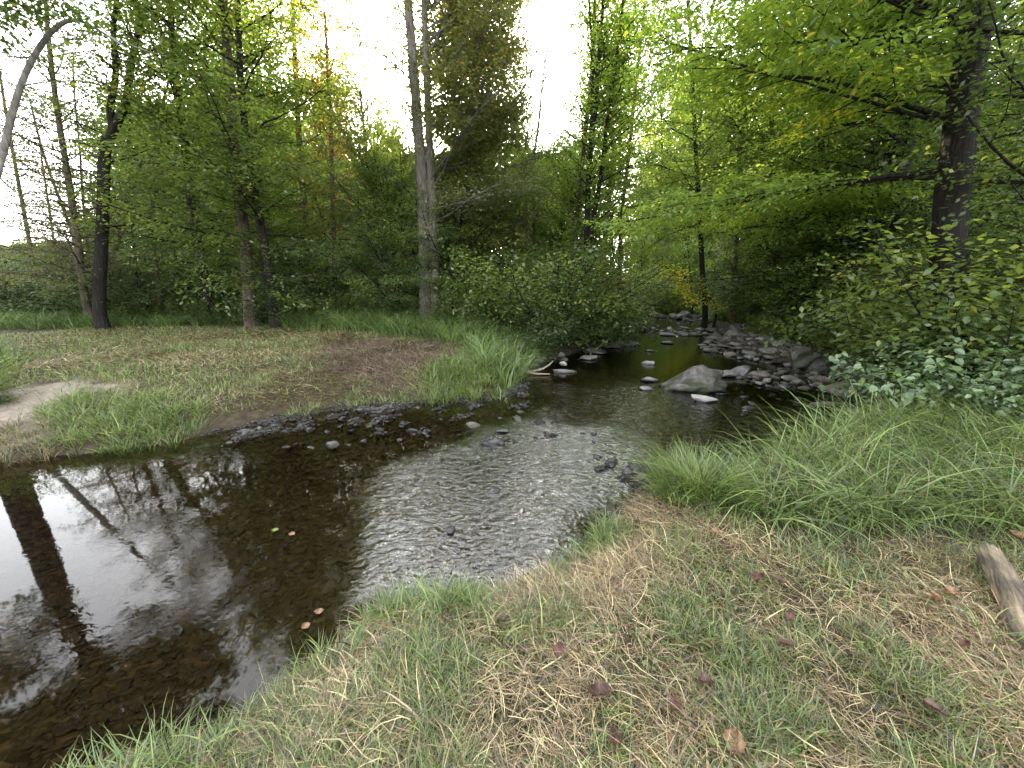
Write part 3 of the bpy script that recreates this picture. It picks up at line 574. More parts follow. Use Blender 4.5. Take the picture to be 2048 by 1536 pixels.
px_tree('limb_tree', 'leafy tree just inside the wood between the grey tree and rock pile', 'tree', 13.0,
        [(1560, 650), (1556, 540), (1550, 420), (1545, 280), (1540, 120), (1535, -150)], .11, .03, SP(n=56, t=(.12, 1), L=[(0, 2.6), (.5, 2.8), (1, 1.2)], el=(0, 50), ls=.095, ld=30), 'leaf_mid', 'bark_dark', 30)
px_tree('edge_tree', 'tree at the right edge whose dark leaves close the view', 'tree', 5.4,
        [(2140, 620), (2145, 450), (2150, 250), (2160, 0), (2170, -500)], .12, .05, SP(n=40, t=(.12, 1), L=[(0, 2.2), (.6, 2.8), (1, 1.5)], el=(0, 40), ls=.085, ld=30), 'leaf_mid', 'bark_dark', 31)
px_tree('overhang_tree', 'tree at the top right whose broad lit leaves hang closest to the camera', 'tree', 3.0,
        [(2420, 700), (2430, 300), (2440, -200), (2440, -900), (2440, -1800)], .15, .08,
        SP(n=6, t=(.62, .95), L=[(0, 3.2), (1, 3.2)], el=(12, 26), az=(-62, 22), azp=1, ls=.085, lw=.6, ld=22, den=(2.4, 3.8), grav=(-.03, -.05, -.08), six=True), 'leaf_mid', 'bark_dark', 32)

# ------------------------------------------------------------------ background trees: four kinds, copied
def proto_tree(seed, Hh, r, S, leaf, bark):
    g = Grower(seed); root = empty('forest_tree', (0, 0, -200)); R_ = g.r
    sp_ = [(R_.uniform(-.04, .04) * Hh * k / 5, R_.uniform(-.04, .04) * Hh * k / 5, Hh * k / 5) for k in range(6)]; sp_[0] = (0, 0, 0)
    g.spine_tree(sp_, np.linspace(r, .03, 6), S, 8)
    link('trunk', g.wood(M[bark]), root); link('crown', g.leaves(S, M[leaf]), root); tag(root, None, 'tree'); return root
Sbg = SP(n=58, t=(.12, 1), L=[(0, 2.4), (.3, 3.2), (.7, 3.0), (1, 2.4)], el=(-5, 75), ld=20, ls=.14, lw=.62, den=(2.4, 4.4), wood=2, lv=3)
protos = [proto_tree(101, 13, .16, Sbg, 'leaf_mid', 'bark_dark'), proto_tree(102, 15, .18, SP(**{**Sbg, 't': (.2, 1)}), 'leaf_mid', 'bark_brown'),
          proto_tree(103, 11, .12, SP(**{**Sbg, 'n': 42}), 'leaf_lime_lit', 'bark_dark'), proto_tree(104, 13, .14, SP(**{**Sbg, 'n': 44}), 'leaf_dark', 'bark_dark')]
# how high (image y) the wood may stand at each image x
CAPX = [-400, 0, 200, 260, 330, 600, 660, 770, 820, 930, 960, 1030, 1060, 1160, 1200, 1300, 3000]
CAPY = [470, 520, 500, 380, 60, 40, 150, 220, 330, 330, 150, 200, 330, 310, 60, -900, -900]
def cap_h(px, Yd, grow=0):
    y = np.interp(px, CAPX, CAPY); return Q(px, y, Yd)[2]
zones = [(-600, 260, 'small tree at the bright left edge of the wood behind the forked tree', 0),
         (260, 650, 'tree deep in the wood behind the dense maples', 0),
         (650, 1050, 'tree in the wood beyond the pale twin trunk', 0),
         (1050, 1300, 'tree in the wood beyond the slim creek trees', 0),
         (1300, 1560, 'tree in the wood round the far creek bend', 0),
         (1560, 2700, 'tree in the dim wood on the right bank', 0)]
rr = random.Random(5); used = [False] * 4; REL = []; TONE = ['leafy green', 'broad green', 'yellow green', 'dark green']
for (x0, x1, lab, _) in zones:
    nT = {-600: 3, 260: 4, 650: 7, 1050: 7, 1300: 9, 1560: 16}[x0]
    for i in range(nT):
        px = x0 + (x1 - x0) * (i + rr.random()) / nT; Yd = rr.uniform(15.5, 30) if x0 != 1560 else rr.uniform(8 if px > 1750 else 13, 24)
        if x0 == 1300: Yd = rr.uniform(24, 34)
        X_, Y_, _z = Q(px, 600, Yd)
        if sdist(WATER, np.array([X_]), np.array([Y_]))[0] < .6: continue
        k = rr.choice([0, 1, 2, 3] if x0 < 1300 else [0, 1, 3, 0]); Hh = [13, 15, 11, 13][k]
        top = min(cap_h(px, Yd), rr.uniform(13, 18)); s = max(.22, top / Hh)
        lab2 = lab
        o = protos[k]
        if not used[k]:
            used[k] = True; o.location = (X_, Y_, gz(X_, Y_) - .1); o.scale = (s,) * 3; o['label'] = lab2; o['group'] = 'trees of the wood behind'; c_ = o
        else: c_ = copy_tree(o, (X_, Y_, gz(X_, Y_) - .1), rr.uniform(0, 6.28), s, lab2, 'trees of the wood behind')
        REL.append((c_, px, Yd, TONE[k] + ' tree'))
Sun_ = SP(n=42, t=(.08, 1), L=[(0, 1.7), (.4, 2.0), (1, 1.5)], el=(-5, 72), ld=26, ls=.09, lw=.6, den=(3.2, 5.5))
ups = [proto_tree(111, 5.0, .05, Sun_, 'leaf_mid', 'bark_dark'), proto_tree(112, 5.5, .06, SP(**{**Sun_, 'ls': .08}), 'leaf_dark', 'bark_dark'), proto_tree(113, 4.5, .05, Sun_, 'leaf_lime_lit', 'bark_brown')]
uu = [False] * 3
UN = [(290, 640, 4, 14.5, 18, 'young bushy tree filling the shade under the big maples'), (640, 840, 5, 14.0, 17, 'young bushy tree left of the pale twin trunk'),
      (880, 1060, 5, 12.5, 17, 'young bushy tree right of the pale twin trunk'), (1060, 1250, 9, 14.5, 20, 'young bushy tree round the slim creek trees'),
      (1470, 1600, 7, 13, 19, 'young bushy tree behind the upper rock pile'), (1600, 2150, 12, 8.5, 14, 'young bushy tree in the shade behind the right bank bushes'), (1260, 1470, 8, 24, 32, 'young bushy tree beyond the far end of the creek')]
for x0, x1, nT, d0, d1, lab in UN:
    for i in range(nT):
        px = x0 + (x1 - x0) * (i + rr.random()) / nT; Yd = rr.uniform(d0, d1); X_, Y_, _z = Q(px, 600, Yd)
        if sdist(WATER, np.array([X_]), np.array([Y_]))[0] < .5: continue
        k = rr.choice([0, 0, 1, 2]); s_ = min(rr.uniform(.5, 1.0), cap_h(px, Yd) / 5.2); o = ups[k]; loc = (X_, Y_, gz(X_, Y_) - .08)
        if not uu[k]: uu[k] = True; o.location = loc; o.scale = (s_,) * 3; o['label'] = lab; o['group'] = 'young trees of the understory'; c_ = o
        else: c_ = copy_tree(o, loc, rr.uniform(0, 6.28), s_, lab, 'young trees of the understory')
        REL.append((c_, px, Yd, ['leafy', 'dark leaved', 'lime'][k] + ' young tree'))
# far-off wood as one mass
def far_wood():
    rng = np.random.default_rng(77); VV = []; FF = []; TT = []; nv = 0; WV = []; WF = []; wn = 0
    for i in range(260):
        px = rng.uniform(-500, 2600); Yd = rng.uniform(34, 75); x, y, _ = Q(px, 580, Yd)
        top = min(np.interp(px, CAPX, CAPY), 9999); Hh = min(Q(px, top, Yd)[2], rng.uniform(13, 20)); Hh = max(Hh, 2.5); rad = min(Hh * .32, 4)
        n = int(3200 * (rad / 4) ** 1.2) + 500; z0 = gz(x, y)
        th = rng.uniform(0, 6.28, n); zz = rng.random(n); prof = np.sin(np.clip(zz * .82 + .12, 0, 1) * math.pi) ** .5
        clump = .75 + .35 * np.sin(th * 3 + zz * 9 + i)
        rr_ = rad * prof * clump * np.sqrt(rng.random(n))
        c = np.stack([x + rr_ * np.cos(th), y + rr_ * np.sin(th), z0 + .3 + zz * (Hh - .3)], 1)
        d = rng.normal(0, 1, (n, 3)); d[:, 2] *= .4; d /= np.linalg.norm(d, axis=1)[:, None]; w_ = np.cross(d, rng.normal(0, .5, (n, 3)) + [0, 0, 1]); w_ /= np.linalg.norm(w_, axis=1)[:, None]
        l = rng.uniform(.28, .55, n)[:, None]
        VV.append(np.stack([c - d * l * .5, c + w_ * l * .33, c + d * l * .5, c - w_ * l * .33], 1).reshape(-1, 3)); FF.append(np.arange(n)[:, None] * 4 + [[0, 1, 2, 3]] + nv); nv += 4 * n
        TT.append(np.clip(rng.normal(.45 + rng.normal(0, .15), .12, n), 0, 1))
    me = mk_mesh('woodland', np.concatenate(VV), [np.concatenate(FF)], M['leaf_mid'], tint=np.concatenate(TT))
    tag(link('woodland', me), 'far-off green wood closing the view behind the trees', 'woodland', None, 'stuff')
far_wood()

LM = [(-150, 'past the left edge of the view'), (20, 'behind the arching birch'), (130, 'behind the thin twiggy tree'), (205, 'behind the forked tree'), (300, 'behind the crooked thin tree'), (390, 'behind the leftmost maple'), (500, 'behind the grey trunked maple'),
      (600, 'behind the lime topped maple'), (668, 'behind the rusty tree'), (760, 'behind the red tinged young maple'), (855, 'behind the pale twin trunk'), (948, 'behind the olive crowned tree'), (1068, 'below the bare dead tree'), (1160, 'behind the slim forking tree'),
      (1245, 'behind the straight slim tree'), (1345, 'beyond the golden sapling'), (1405, 'behind the dark thin creek tree'), (1472, 'behind the straight grey tree'), (1553, 'behind the tree at the pile top'), (1645, 'behind the pale sprayed tree'), (1790, 'behind the dark limb tree'),
      (1905, 'behind the massive trunk'), (2030, 'just inside the right edge'), (2200, 'past the right edge of the view'), (2500, 'far past the right edge of the view')]
ORD = ['', ', second from the front', ', third from the front', ', fourth from the front', ', fifth from the front', ', sixth from the front', ', seventh from the front']
def relabel(items):
    """items: (object, px, depth, noun): each gets the label of its landmark, ordered from the front"""
    b = {}
    for o, px, Yd, noun in items: b.setdefault(noun + ' ' + min(LM, key=lambda q: abs(q[0] - px))[1], []).append((Yd, o))
    for k, v in b.items():
        v.sort(key=lambda q: q[0])
        for i, (_, o) in enumerate(v): o['label'] = k + (ORD[i] if len(v) == 1 or i else ', front one')
relabel(REL)
# ------------------------------------------------------------------ shrubs
def make_shrub(seed, Hh, spread, stems, S, leaf, bark='bark_dark', name='shrub'):
    g = Grower(seed); R_ = g.r
    for i in range(stems):
        az = i * 2.399 + R_.uniform(-.5, .5); el = R(R_.uniform(28, 82)); Ln = Hh * R_.uniform(.7, 1.15) / max(.55, math.sin(el))
        Ln = min(Ln, spread * 1.3)
        g.branch((R_.uniform(-.15, .15) * spread, R_.uniform(-.15, .15) * spread, 0), (math.sin(az) * math.cos(el), math.cos(az) * math.cos(el), math.sin(el)), Ln, .012 + Hh * .006, 1, S, .45 + R_.gauss(0, .14))
    return g.wood(M[bark], 'stems'), g.leaves(S, M[leaf], 'foliage')
Ssh = SP(grav=(-.03, -.02, -.05), den=(6, 8), ratio=(.45, .42), ld=44, scat=1.0, ls=.062, lw=.6, t0=.08, leaf_from=2, flat=.6)
SH = {
 'fine': make_shrub(201, 2.0, 1.9, 26, Ssh, 'leaf_dark'),
 'mid': make_shrub(202, 1.8, 1.9, 24, SP(**{**Ssh, 'ls': .075}), 'leaf_mid'),
 'broad': make_shrub(203, 1.6, 1.6, 22, SP(**{**Ssh, 'ls': .105, 'lw': .78, 'ld': 26, 'six': True, 'ldroop': .4}), 'leaf_broad'),
 'lime': make_shrub(204, 1.5, 1.6, 20, SP(**{**Ssh, 'ls': .08, 'ld': 36}), 'leaf_lime_lit'),
 'olive': make_shrub(205, 1.5, 1.6, 22, SP(**{**Ssh, 'ls': .065, 'ld': 34}), 'leaf_olive'),
}
def shrub(kind, px, py, Yd, s, label, group=None, name='shrub', rz=None, sq=1.0, z=None):
    X_, Y_, _ = Q(px, py, Yd)
    r = empty(name, (X_, Y_, (gz(X_, Y_) if z is None else z) - .05), label, 'shrub', group)
    s *= 1.12; r.rotation_euler = (0, 0, rr.uniform(0, 6.28) if rz is None else rz); r.scale = (s, s, s * sq)
    link('stems', SH[kind][0], r); link('foliage', SH[kind][1], r); return r
# creekside bushes, centre
shrub('mid', 1112, 600, 10.0, 1.15, 'big round bush with grey green leaves overhanging the creek', name='creekside_bush')
shrub('fine', 1200, 600, 11.4, .62, 'dark bush at the tip of the left bank over the narrows', name='creekside_bush')
shrub('fine', 1075, 610, 9.4, .60, 'dark low bush left under the big round creekside bush', name='creekside_bush')
shrub('mid', 1010, 600, 11.2, .85, 'leafy bush between the tall grass and the big round bush', name='creekside_bush')
shrub('olive', 940, 600, 11.0, .72, 'olive bush just right of the twin trunk foot', name='creekside_bush')
shrub('olive', 1195, 600, 12.5, 1.2, 'tall olive bush behind the round creekside bush', name='creekside_bush')
shrub('mid', 1080, 600, 13.5, 1.25, 'tall leafy bush behind the creekside thicket', name='creekside_bush')
# left brush line
REL2 = []
for i in range(15):
    px = -260 + i * 68 + rr.uniform(-20, 20)
    kk = rr.choice(['fine', 'fine', 'olive', 'mid']); yy = rr.uniform(13.2, 15.6); c_ = shrub(kk, px, 600, yy, rr.uniform(.85, 1.15), 'dark bush in the thicket line behind the clearing', 'bushes of the thicket behind the clearing', sq=.95); REL2.append((c_, px, yy, {'fine': 'dark', 'olive': 'olive', 'mid': 'green'}[kk] + ' thicket bush'))
for i in range(10):
    px = -200 + i * 120 + rr.uniform(-20, 20)
    kk = rr.choice(['fine', 'mid']); yy = rr.uniform(16.5, 20); c_ = shrub(kk, px, 600, yy, rr.uniform(1.0, 1.5), 'tall bush in the second row behind the clearing thicket', 'bushes of the thicket behind the clearing', sq=.9); REL2.append((c_, px, yy, {'fine': 'tall dark', 'mid': 'tall green'}[kk] + ' bush'))
relabel(REL2)
shrub('lime', 300, 640, 12.6, .42, 'small bush with yellowing leaves at the far edge of the clearing', name='yellowing_bush')
shrub('mid', -170, 700, 4.4, .36, 'leafy green bush at the left edge beside the sand patch', name='edge_bush')
# right bank shrubs
rb = [('broad', 2060, 600, 4.2, .72, 'broad leaved bush with pale lit leaves at the right edge'),
      ('broad', 2030, 700, 3.9, .40, 'low broad leaved bush right behind the tall grass'),
      ('broad', 1960, 620, 5.4, .66, 'broad leaved bush below the massive dark trunk'),
      ('mid', 1880, 640, 6.8, .62, 'green bush on the right bank left of the broad leaved bushes'),
      ('mid', 1810, 660, 7.9, .66, 'drooping dark bush above the big tan slab'),
      ('lime', 1735, 660, 9.0, .85, 'leafy bush above the mossy boulder'),
      ('mid', 1655, 640, 10.6, .75, 'bush leaning over the upper rock pile'),
      ('mid', 1600, 640, 12.4, .9, 'dark bush behind the upper end of the rock pile'),
      ('olive', 1700, 640, 8.4, .38, 'small sunlit bush with reddish tips above the rocks'),
      ('mid', 2080, 640, 5.0, 1.1, 'tall bush rising past the right edge of the view'),
      ('fine', 1830, 600, 8.8, 1.2, 'tall dark bush behind the massive trunk foot on its left'),
      ('mid', 1740, 600, 10.2, 1.2, 'tall bush in the shade behind the drooping dark bush'),
      ('mid', 1985, 600, 6.8, 1.1, 'bush right of the massive trunk foot'),
      ('fine', 1640, 600, 12.0, 1.2, 'tall dark bush behind the bush leaning over the rocks'),
      ('lime', 1450, 620, 16, .5, 'sunlit bush at the waterside by the far thin trees'),
      ('fine', 1530, 620, 15.0, .8, 'dark bush right of the far thin grey tree'),
      ('mid', 1300, 600, 24.0, 1.1, 'bush on the far side of the creek bend'),
      ('fine', 1380, 600, 26.0, 1.2, 'dark bush at the end of the visible creek'),
      ('mid', 1240, 600, 19.0, 1.0, 'bush left of the far creek bend')]
for k, px, py, Yd, s, lab in rb:
    X_, Y_, _ = Q(px, py, Yd)
    if sdist(WATER, np.array([X_]), np.array([Y_]))[0] < .1: print('shrub in water', lab)
    shrub(k, px, py, Yd, s, lab, 'shrubs of the right bank' if px > 1500 else None, name='bank_shrub')
#SMALL
# ------------------------------------------------------------------ blades of grass
def blades(x, y, h, wd, th0, th1, az, colr, z=None, K=3, curl=.5):
    n = len(x); z = land(x, y) if z is None else z
    p = np.stack([x, y, z - .01], 1); dirx = np.stack([np.sin(az), np.cos(az)], 1)
    rng = np.random.default_rng(n); tw = az + math.pi / 2 + rng.normal(0, .5, n); wx_ = np.stack([np.sin(tw), np.cos(tw), rng.normal(0, .25, n)], 1)
    rows = []
    daz = rng.normal(0, curl, n)
    for k in range(K + 1):
        t = k / K; a_ = az + daz * t; dirx = np.stack([np.sin(a_), np.cos(a_)], 1); wk = wd * (1 - t ** 2) if k < K else 0 * wd
        if k < K: rows += [p - wx_ * wk[:, None] * .5, p + wx_ * wk[:, None] * .5]
        else: rows += [p]
        th = th0 + (th1 - th0) * (t + .5 / K); p = p + (h / K)[:, None] * np.concatenate([dirx * np.sin(th)[:, None], np.cos(th)[:, None]], 1)
    V = np.stack(rows, 1); nr = 2 * K + 1; i = np.arange(n)[:, None] * nr
    quads = [i + [[2 * k, 2 * k + 1, 2 * k + 3, 2 * k + 2]] for k in range(K - 1)]
    tri = i + [[2 * K - 2, 2 * K - 1, 2 * K]]
    q = np.concatenate(quads, 0)
    c = np.concatenate([np.tile(colr, (K - 1, 1)), colr], 0)
    return V.reshape(-1, 3), q, tri, c
def merge_blades(parts, name, mat):
    V = []; q = []; t = []; cq = []; ct = []; nv = 0
    for v, a, b, c in parts:
        V.append(v); q.append(a + nv); t.append(b + nv); cq.append(c[:len(a)]); ct.append(c[len(a):]); nv += len(v)
    return mk_mesh(name, np.concatenate(V), [np.concatenate(q), np.concatenate(t)], mat, colr=np.concatenate(cq + ct))
def palette(rng, n, cols, var=.36):
    c = np.array(cols)[rng.integers(0, len(cols), n)]; return np.clip(c * (1 + rng.normal(0, var, (n, 1))), .004, .8)
GREEN = [(.10, .175, .036), (.14, .215, .045), (.18, .26, .058), (.065, .115, .03)]
LIME = [(.17, .23, .05), (.21, .27, .06), (.14, .20, .05), (.27, .29, .09)]
TALL = [(.12, .19, .05), (.18, .27, .08), (.08, .13, .042), (.27, .33, .12)]
STRAW = [(.38, .29, .155), (.28, .205, .105), (.20, .14, .075), (.50, .40, .23), (.11, .075, .045), (.31, .27, .12), (.25, .15, .09)]
OLIVE = [(.17, .17, .065), (.13, .14, .05), (.22, .20, .09), (.10, .11, .04)]
def sample_poly(rng, poly, n):
    a = np.array(poly); lo = a.min(0); hi = a.max(0); x = rng.uniform(lo[0], hi[0], n * 3); y = rng.uniform(lo[1], hi[1], n * 3)
    k = inpoly(poly, x, y); return x[k][:n], y[k][:n]
def polar(rng, n, r0, r1, a0=-62, a1=62):
    r = rng.uniform(r0, r1, n); a = R(1) * rng.uniform(a0, a1, n); return r * np.sin(a), r * np.cos(a)
rng = np.random.default_rng(3)
# near bank: cut hay lying every way, with short green shoots between
x, y = polar(rng, 1100000, .42, 7.0, -75, 80)
h, sd, rt_, md = land(x, y, True); keep = (sd > .03) & (md < .5) & (y < 4.6) & (rt_ < .3); x, y, sd = x[keep], y[keep], sd[keep]
s = straw_amt(x, y); tallzone = smooth(.15, -.15, sdist(PP([(1250, 1010), (1345, 985), (1430, 1030), (1560, 1075), (1700, 1085), (1900, 1090), (2048, 1110), (2400, 1160), (2500, 800), (1850, 800), (1600, 900), (1400, 960)], .25), x, y) + (fbm(x * 2.5, y * 2.5, 93) - .5) * .5)
edge = smooth(.45, .05, sd + (fbm(x * 2, y * 2, 91) - .5) * .7)
gap = smooth(.33, .50, fbm(x * 6, y * 6, 95))      # thin spots where thatch and soil show
k = (rng.random(len(x)) < (.18 + .60 * s) * (1 - .8 * edge) * (1 - tallzone) * (.35 + .65 * gap)); xs, ys = x[k], y[k]; n_ = len(xs); print('straw', n_)
lay = fbm(xs * 1.6, ys * 1.6, 33) * 9; hump = fbm(xs * 3.2, ys * 3.2, 97)
straw_parts = [blades(xs, ys, rng.uniform(.03, .20, n_) * (.6 + .8 * hump), rng.uniform(.0016, .0042, n_) * (1 + .8 * (rng.random(n_) < .08)), np.radians(rng.uniform(40, 88, n_)), np.radians(rng.uniform(75, 125, n_)), lay + rng.normal(0, 1.5, n_), palette(rng, n_, STRAW, .48), z=land(xs, ys) + rng.random(n_) ** 2 * .07 * hump, curl=1.0)]
gparts = []
k = rng.random(len(x)) < (.55 * (1 - s) + .07 + .30 * edge) * (1 - tallzone) * .75; xs, ys = x[k], y[k]; n_ = len(xs); print('green', n_)
cl = smooth(.35, .75, fbm(xs * 4, ys * 4, 37))
gparts.append(blades(xs, ys, rng.uniform(.02, .08, n_) * (.5 + 1.6 * cl) + .03 * edge[k], rng.uniform(.0018, .0050, n_), np.radians(rng.uniform(0, 45, n_)), np.radians(rng.uniform(40, 125, n_)), rng.uniform(0, 6.28, n_), palette(rng, n_, GREEN + OLIVE + LIME), curl=.8))
# uneven tufts along the near waterline and in the hay
k = (rng.random(len(x)) < .18 * smooth(.50, .02, sd) * smooth(.47, .56, fbm(x * 2.2, y * 2.2, 19))) & (tallzone < .5); xs, ys = x[k], y[k]; n_ = len(xs)
gparts.append(blades(xs, ys, rng.uniform(.08, .26, n_), rng.uniform(.003, .007, n_), np.radians(rng.uniform(0, 30, n_)), np.radians(rng.uniform(50, 140, n_)), rng.uniform(0, 6.28, n_), palette(rng, n_, LIME + GREEN), K=4))
k = (rng.random(len(x)) < .03 * smooth(.54, .66, fbm(x * 3.1, y * 3.1, 21))) & (tallzone < .5); xs, ys = x[k], y[k]; n_ = len(xs)
gparts.append(blades(xs, ys, rng.uniform(.06, .20, n_), rng.uniform(.003, .006, n_), np.radians(rng.uniform(0, 30, n_)), np.radians(rng.uniform(40, 120, n_)), rng.uniform(0, 6.28, n_), palette(rng, n_, LIME + GREEN), K=4))
tag(link('cut_hay', merge_blades(straw_parts, 'cut_hay', M['straw'])), 'tan cut hay lying matted over the near bank', 'hay', None, 'stuff')
tag(link('turf_grass', merge_blades(gparts, 'turf_grass', M['blade'])), 'short green grass shoots growing through the hay on the near bank', 'grass', None, 'stuff')
# tall lush grass at right
TALLZ = PP([(1345, 985), (1430, 1030), (1560, 1075), (1700, 1085), (1900, 1090), (2048, 1110), (2400, 1160), (2600, 900), (2100, 850), (1905, 845), (1850, 865), (1710, 890), (1610, 930), (1520, 985), (1430, 1018)], .15)
def tuftgrass(rng, x, y, per, hmin, hmax, wmin, wmax, cols, spread=.06, lean=(0, 30), bend=(60, 130), K=5):
    n = len(x); k = np.repeat(np.arange(n), per); m_ = len(k); th = rng.uniform(0, 6.28, m_); r = np.abs(rng.normal(0, spread, m_))
    xx = x[k] + r * np.cos(th); yy = y[k] + r * np.sin(th); s_ = rng.uniform(.75, 1.2, n)[k]
    return blades(xx, yy, rng.uniform(hmin, hmax, m_) * s_, rng.uniform(wmin, wmax, m_), np.radians(rng.uniform(*lean, m_)), np.radians(rng.uniform(*bend, m_)), np.pi / 2 - th + rng.normal(0, .5, m_), palette(rng, m_, cols), K=K, z=np.maximum(land(xx, yy), -.02))
x, y = sample_poly(rng, TALLZ, 1100); P_ = [tuftgrass(rng, x, y, 26, .22, .80, .0045, .012, TALL + GREEN + LIME[:3] + OLIVE[:1], .08, (5, 50), (80, 165))]
x, y = sample_poly(rng, PP([(1330, 990), (1350, 975), (1420, 985), (1450, 1020), (1400, 1050), (1330, 1035)], .1), 90); P_.append(tuftgrass(rng, x, y, 26, .26, .52, .004, .010, LIME + GREEN, .05, (0, 22), (35, 120)))
x, y = sample_poly(rng, PP([(1500, 975), (1610, 920), (1710, 880), (1850, 855), (2100, 850), (2100, 900), (1800, 900), (1560, 985)], .12), 170); P_.append(tuftgrass(rng, x, y, 20, .40, .85, .005, .012, LIME + TALL, .05, (0, 25), (50, 150)))
x, y = sample_poly(rng, TALLZ, 260); P_.append(tuftgrass(rng, x, y, 8, .3, .6, .003, .006, STRAW[:2] + OLIVE))
tag(link('tall_grass', merge_blades(P_, 'tall_grass', M['blade'])), 'lush tall arching grass on the near bank at right', 'grass', None, 'stuff')
# meadow across the creek
x, y = polar(rng, 420000, 3.2, 17, -62, 30)
h, sd, rt_, md = land(x, y, True); sc1 = sdist(CLEAR, x, y); keep = (sd > .12 + .42 * smooth(.5, 0, sdist(BAR, x, y)) * (.5 + fbm(x * 3, y * 3, 8))) & (md > .5) & (sc1 < .3); x, y, sd, sc1 = x[keep], y[keep], sd[keep], sc1[keep]
sandm = smooth(.1, -.15, sdist(SAND, x, y)); haym = smooth(.4, -.3, sdist(HAY, x, y) + (fbm(x * 2, y * 2, 5) - .5) * .8); s = straw_amt(x, y)
k = rng.random(len(x)) < (.35 + .3 * s + .6 * haym) * (1 - .95 * sandm) * .62; xs, ys = x[k], y[k]; n_ = len(xs); d_ = np.hypot(xs, ys)
cs = palette(rng, n_, STRAW + OLIVE + GREEN[:1], .3) * 1.2; hm = haym[k][:, None]; cs = cs * (1 - hm) + palette(rng, n_, [(.20, .14, .095), (.28, .205, .14), (.12, .08, .055)], .3) * hm
mp1 = [blades(xs, ys, rng.uniform(.06, .22, n_), .0017 * d_ * rng.uniform(.5, 1.1, n_), np.radians(rng.uniform(45, 85, n_)), np.radians(rng.uniform(80, 105, n_)), fbm(xs, ys, 39) * 9 + rng.normal(0, 1, n_), cs, z=land(xs, ys) + rng.random(n_) * .03, K=2)]
k = rng.random(len(x)) < (.55 * (1 - s) + .12) * (1 - .9 * sandm) * (1 - .85 * haym) * .6; xs, ys = x[k], y[k]; n_ = len(xs); d_ = np.hypot(xs, ys)
lime = smooth(1.6, .2, sd[k])[:, None]; cs = 1.2 * palette(rng, n_, OLIVE + GREEN[:3]) * (1 - lime) + palette(rng, n_, LIME) * lime
mp1.append(blades(xs, ys, rng.uniform(.04, .13, n_) * (.6 + fbm(xs * 2, ys * 2, 43)), .0017 * d_ * rng.uniform(.5, 1.1, n_), np.radians(rng.uniform(0, 40, n_)), np.radians(rng.uniform(30, 95, n_)), rng.uniform(0, 6.28, n_), cs, K=2))
tag(link('meadow_grass', merge_blades(mp1, 'meadow_grass', M['blade'])), 'mown olive grass and dry hay of the clearing across the creek', 'grass', None, 'stuff')
# bank tussocks
def tussocks(name, polypx, nt_, per, h0, h1, w0, w1, cols, label, z=.10):
    x, y = sample_poly(rng, PP(polypx, z), nt_); k = sdist(WATER, x, y) > -.02; print(name, label[:30], len(x), k.sum()); x, y = x[k], y[k]
    tag(link(name, merge_blades([tuftgrass(rng, x, y, per, h0, h1, w0, w1, cols, .07, K=4)], name, M['blade'])), label, 'grass', None, 'stuff')
tussocks('bank_grass', [(90, 850), (180, 828), (320, 828), (410, 850), (400, 880), (300, 905), (130, 905), (90, 880)], 150, 26, .12, .32, .004, .009, LIME + GREEN, 'bright green grass tussocks hanging over the still pool bank')
tussocks('bank_grass', [(-80, 900), (40, 870), (120, 870), (110, 905), (0, 925), (-80, 930)], 60, 24, .12, .28, .004, .008, OLIVE + STRAW[:2], 'drooping olive and straw grass on the bank below the sand patch')
tussocks('bank_grass', [(850, 790), (870, 755), (930, 745), (1000, 752), (1010, 790), (960, 803), (870, 803)], 110, 30, .15, .38, .006, .012, LIME + GREEN, 'lime green grass clump at the point of the left bank')
tussocks('bank_grass', [(560, 820), (700, 790), (860, 780), (860, 802), (700, 815), (580, 832)], 90, 22, .08, .20, .005, .01, LIME + OLIVE, 'short lime grass fringe above the gravel bar')
tussocks('bank_grass', [(370, 800), (385, 785), (402, 798), (390, 808)], 9, 34, .12, .26, .005, .009, LIME, 'single bright green tuft in the mown clearing', .33)
tussocks('bank_grass', [(-90, 800), (-60, 700), (20, 690), (45, 740), (30, 780), (-20, 810)], 70, 26, .25, .6, .005, .011, TALL + GREEN, 'tall green weeds at the left edge by the sand', .3)
tussocks('reed_grass', [(560, 665), (640, 640), (860, 640), (1050, 660), (1100, 690), (1060, 720), (1010, 748), (950, 730), (930, 700), (840, 684), (720, 676)], 700, 32, .45, .95, .007, .015, TALL + GREEN[:3], 'long arching grass at the foot of the twin trunk', .33)
tussocks('reed_grass', [(-150, 668), (80, 664), (300, 664), (480, 656), (620, 656), (720, 672), (740, 645), (600, 642), (300, 645), (-150, 648)], 900, 30, .35, .8, .009, .018, TALL + GREEN[:2], 'long dark grass along the far edge of the clearing', .33)
# right bank and forest floor ground cover: leafy low plants
def ground_cover(name, x, y, mat, ls, hmax, label, cat='undergrowth'):
    rng = np.random.default_rng(len(x)); n = len(x); z = land(x, y) + rng.random(n) ** 1.3 * hmax
    c = np.stack([x, y, z], 1); az = rng.uniform(0, 6.28, n); el = rng.normal(-.2, .35, n)
    d = np.stack([np.sin(az) * np.cos(el), np.cos(az) * np.cos(el), np.sin(el)], 1); nm = rng.normal(0, .35, (n, 3)); nm[:, 2] += 1
    w_ = np.cross(nm, d); w_ /= np.linalg.norm(w_, axis=1)[:, None]; l = (ls * rng.uniform(.6, 1.3, n))[:, None]
    v = np.stack([c, c + d * l * .45 + w_ * l * .3, c + d * l, c + d * l * .45 - w_ * l * .3], 1)
    tag(link(name, mk_mesh(name, v.reshape(-1, 3), [np.arange(n)[:, None] * 4 + [[0, 1, 2, 3]]], M[mat], tint=np.clip(rng.normal(.45, .16, n) + (fbm(x, y, 3) - .5) * .5, 0, 1))), label, cat, None, 'stuff')
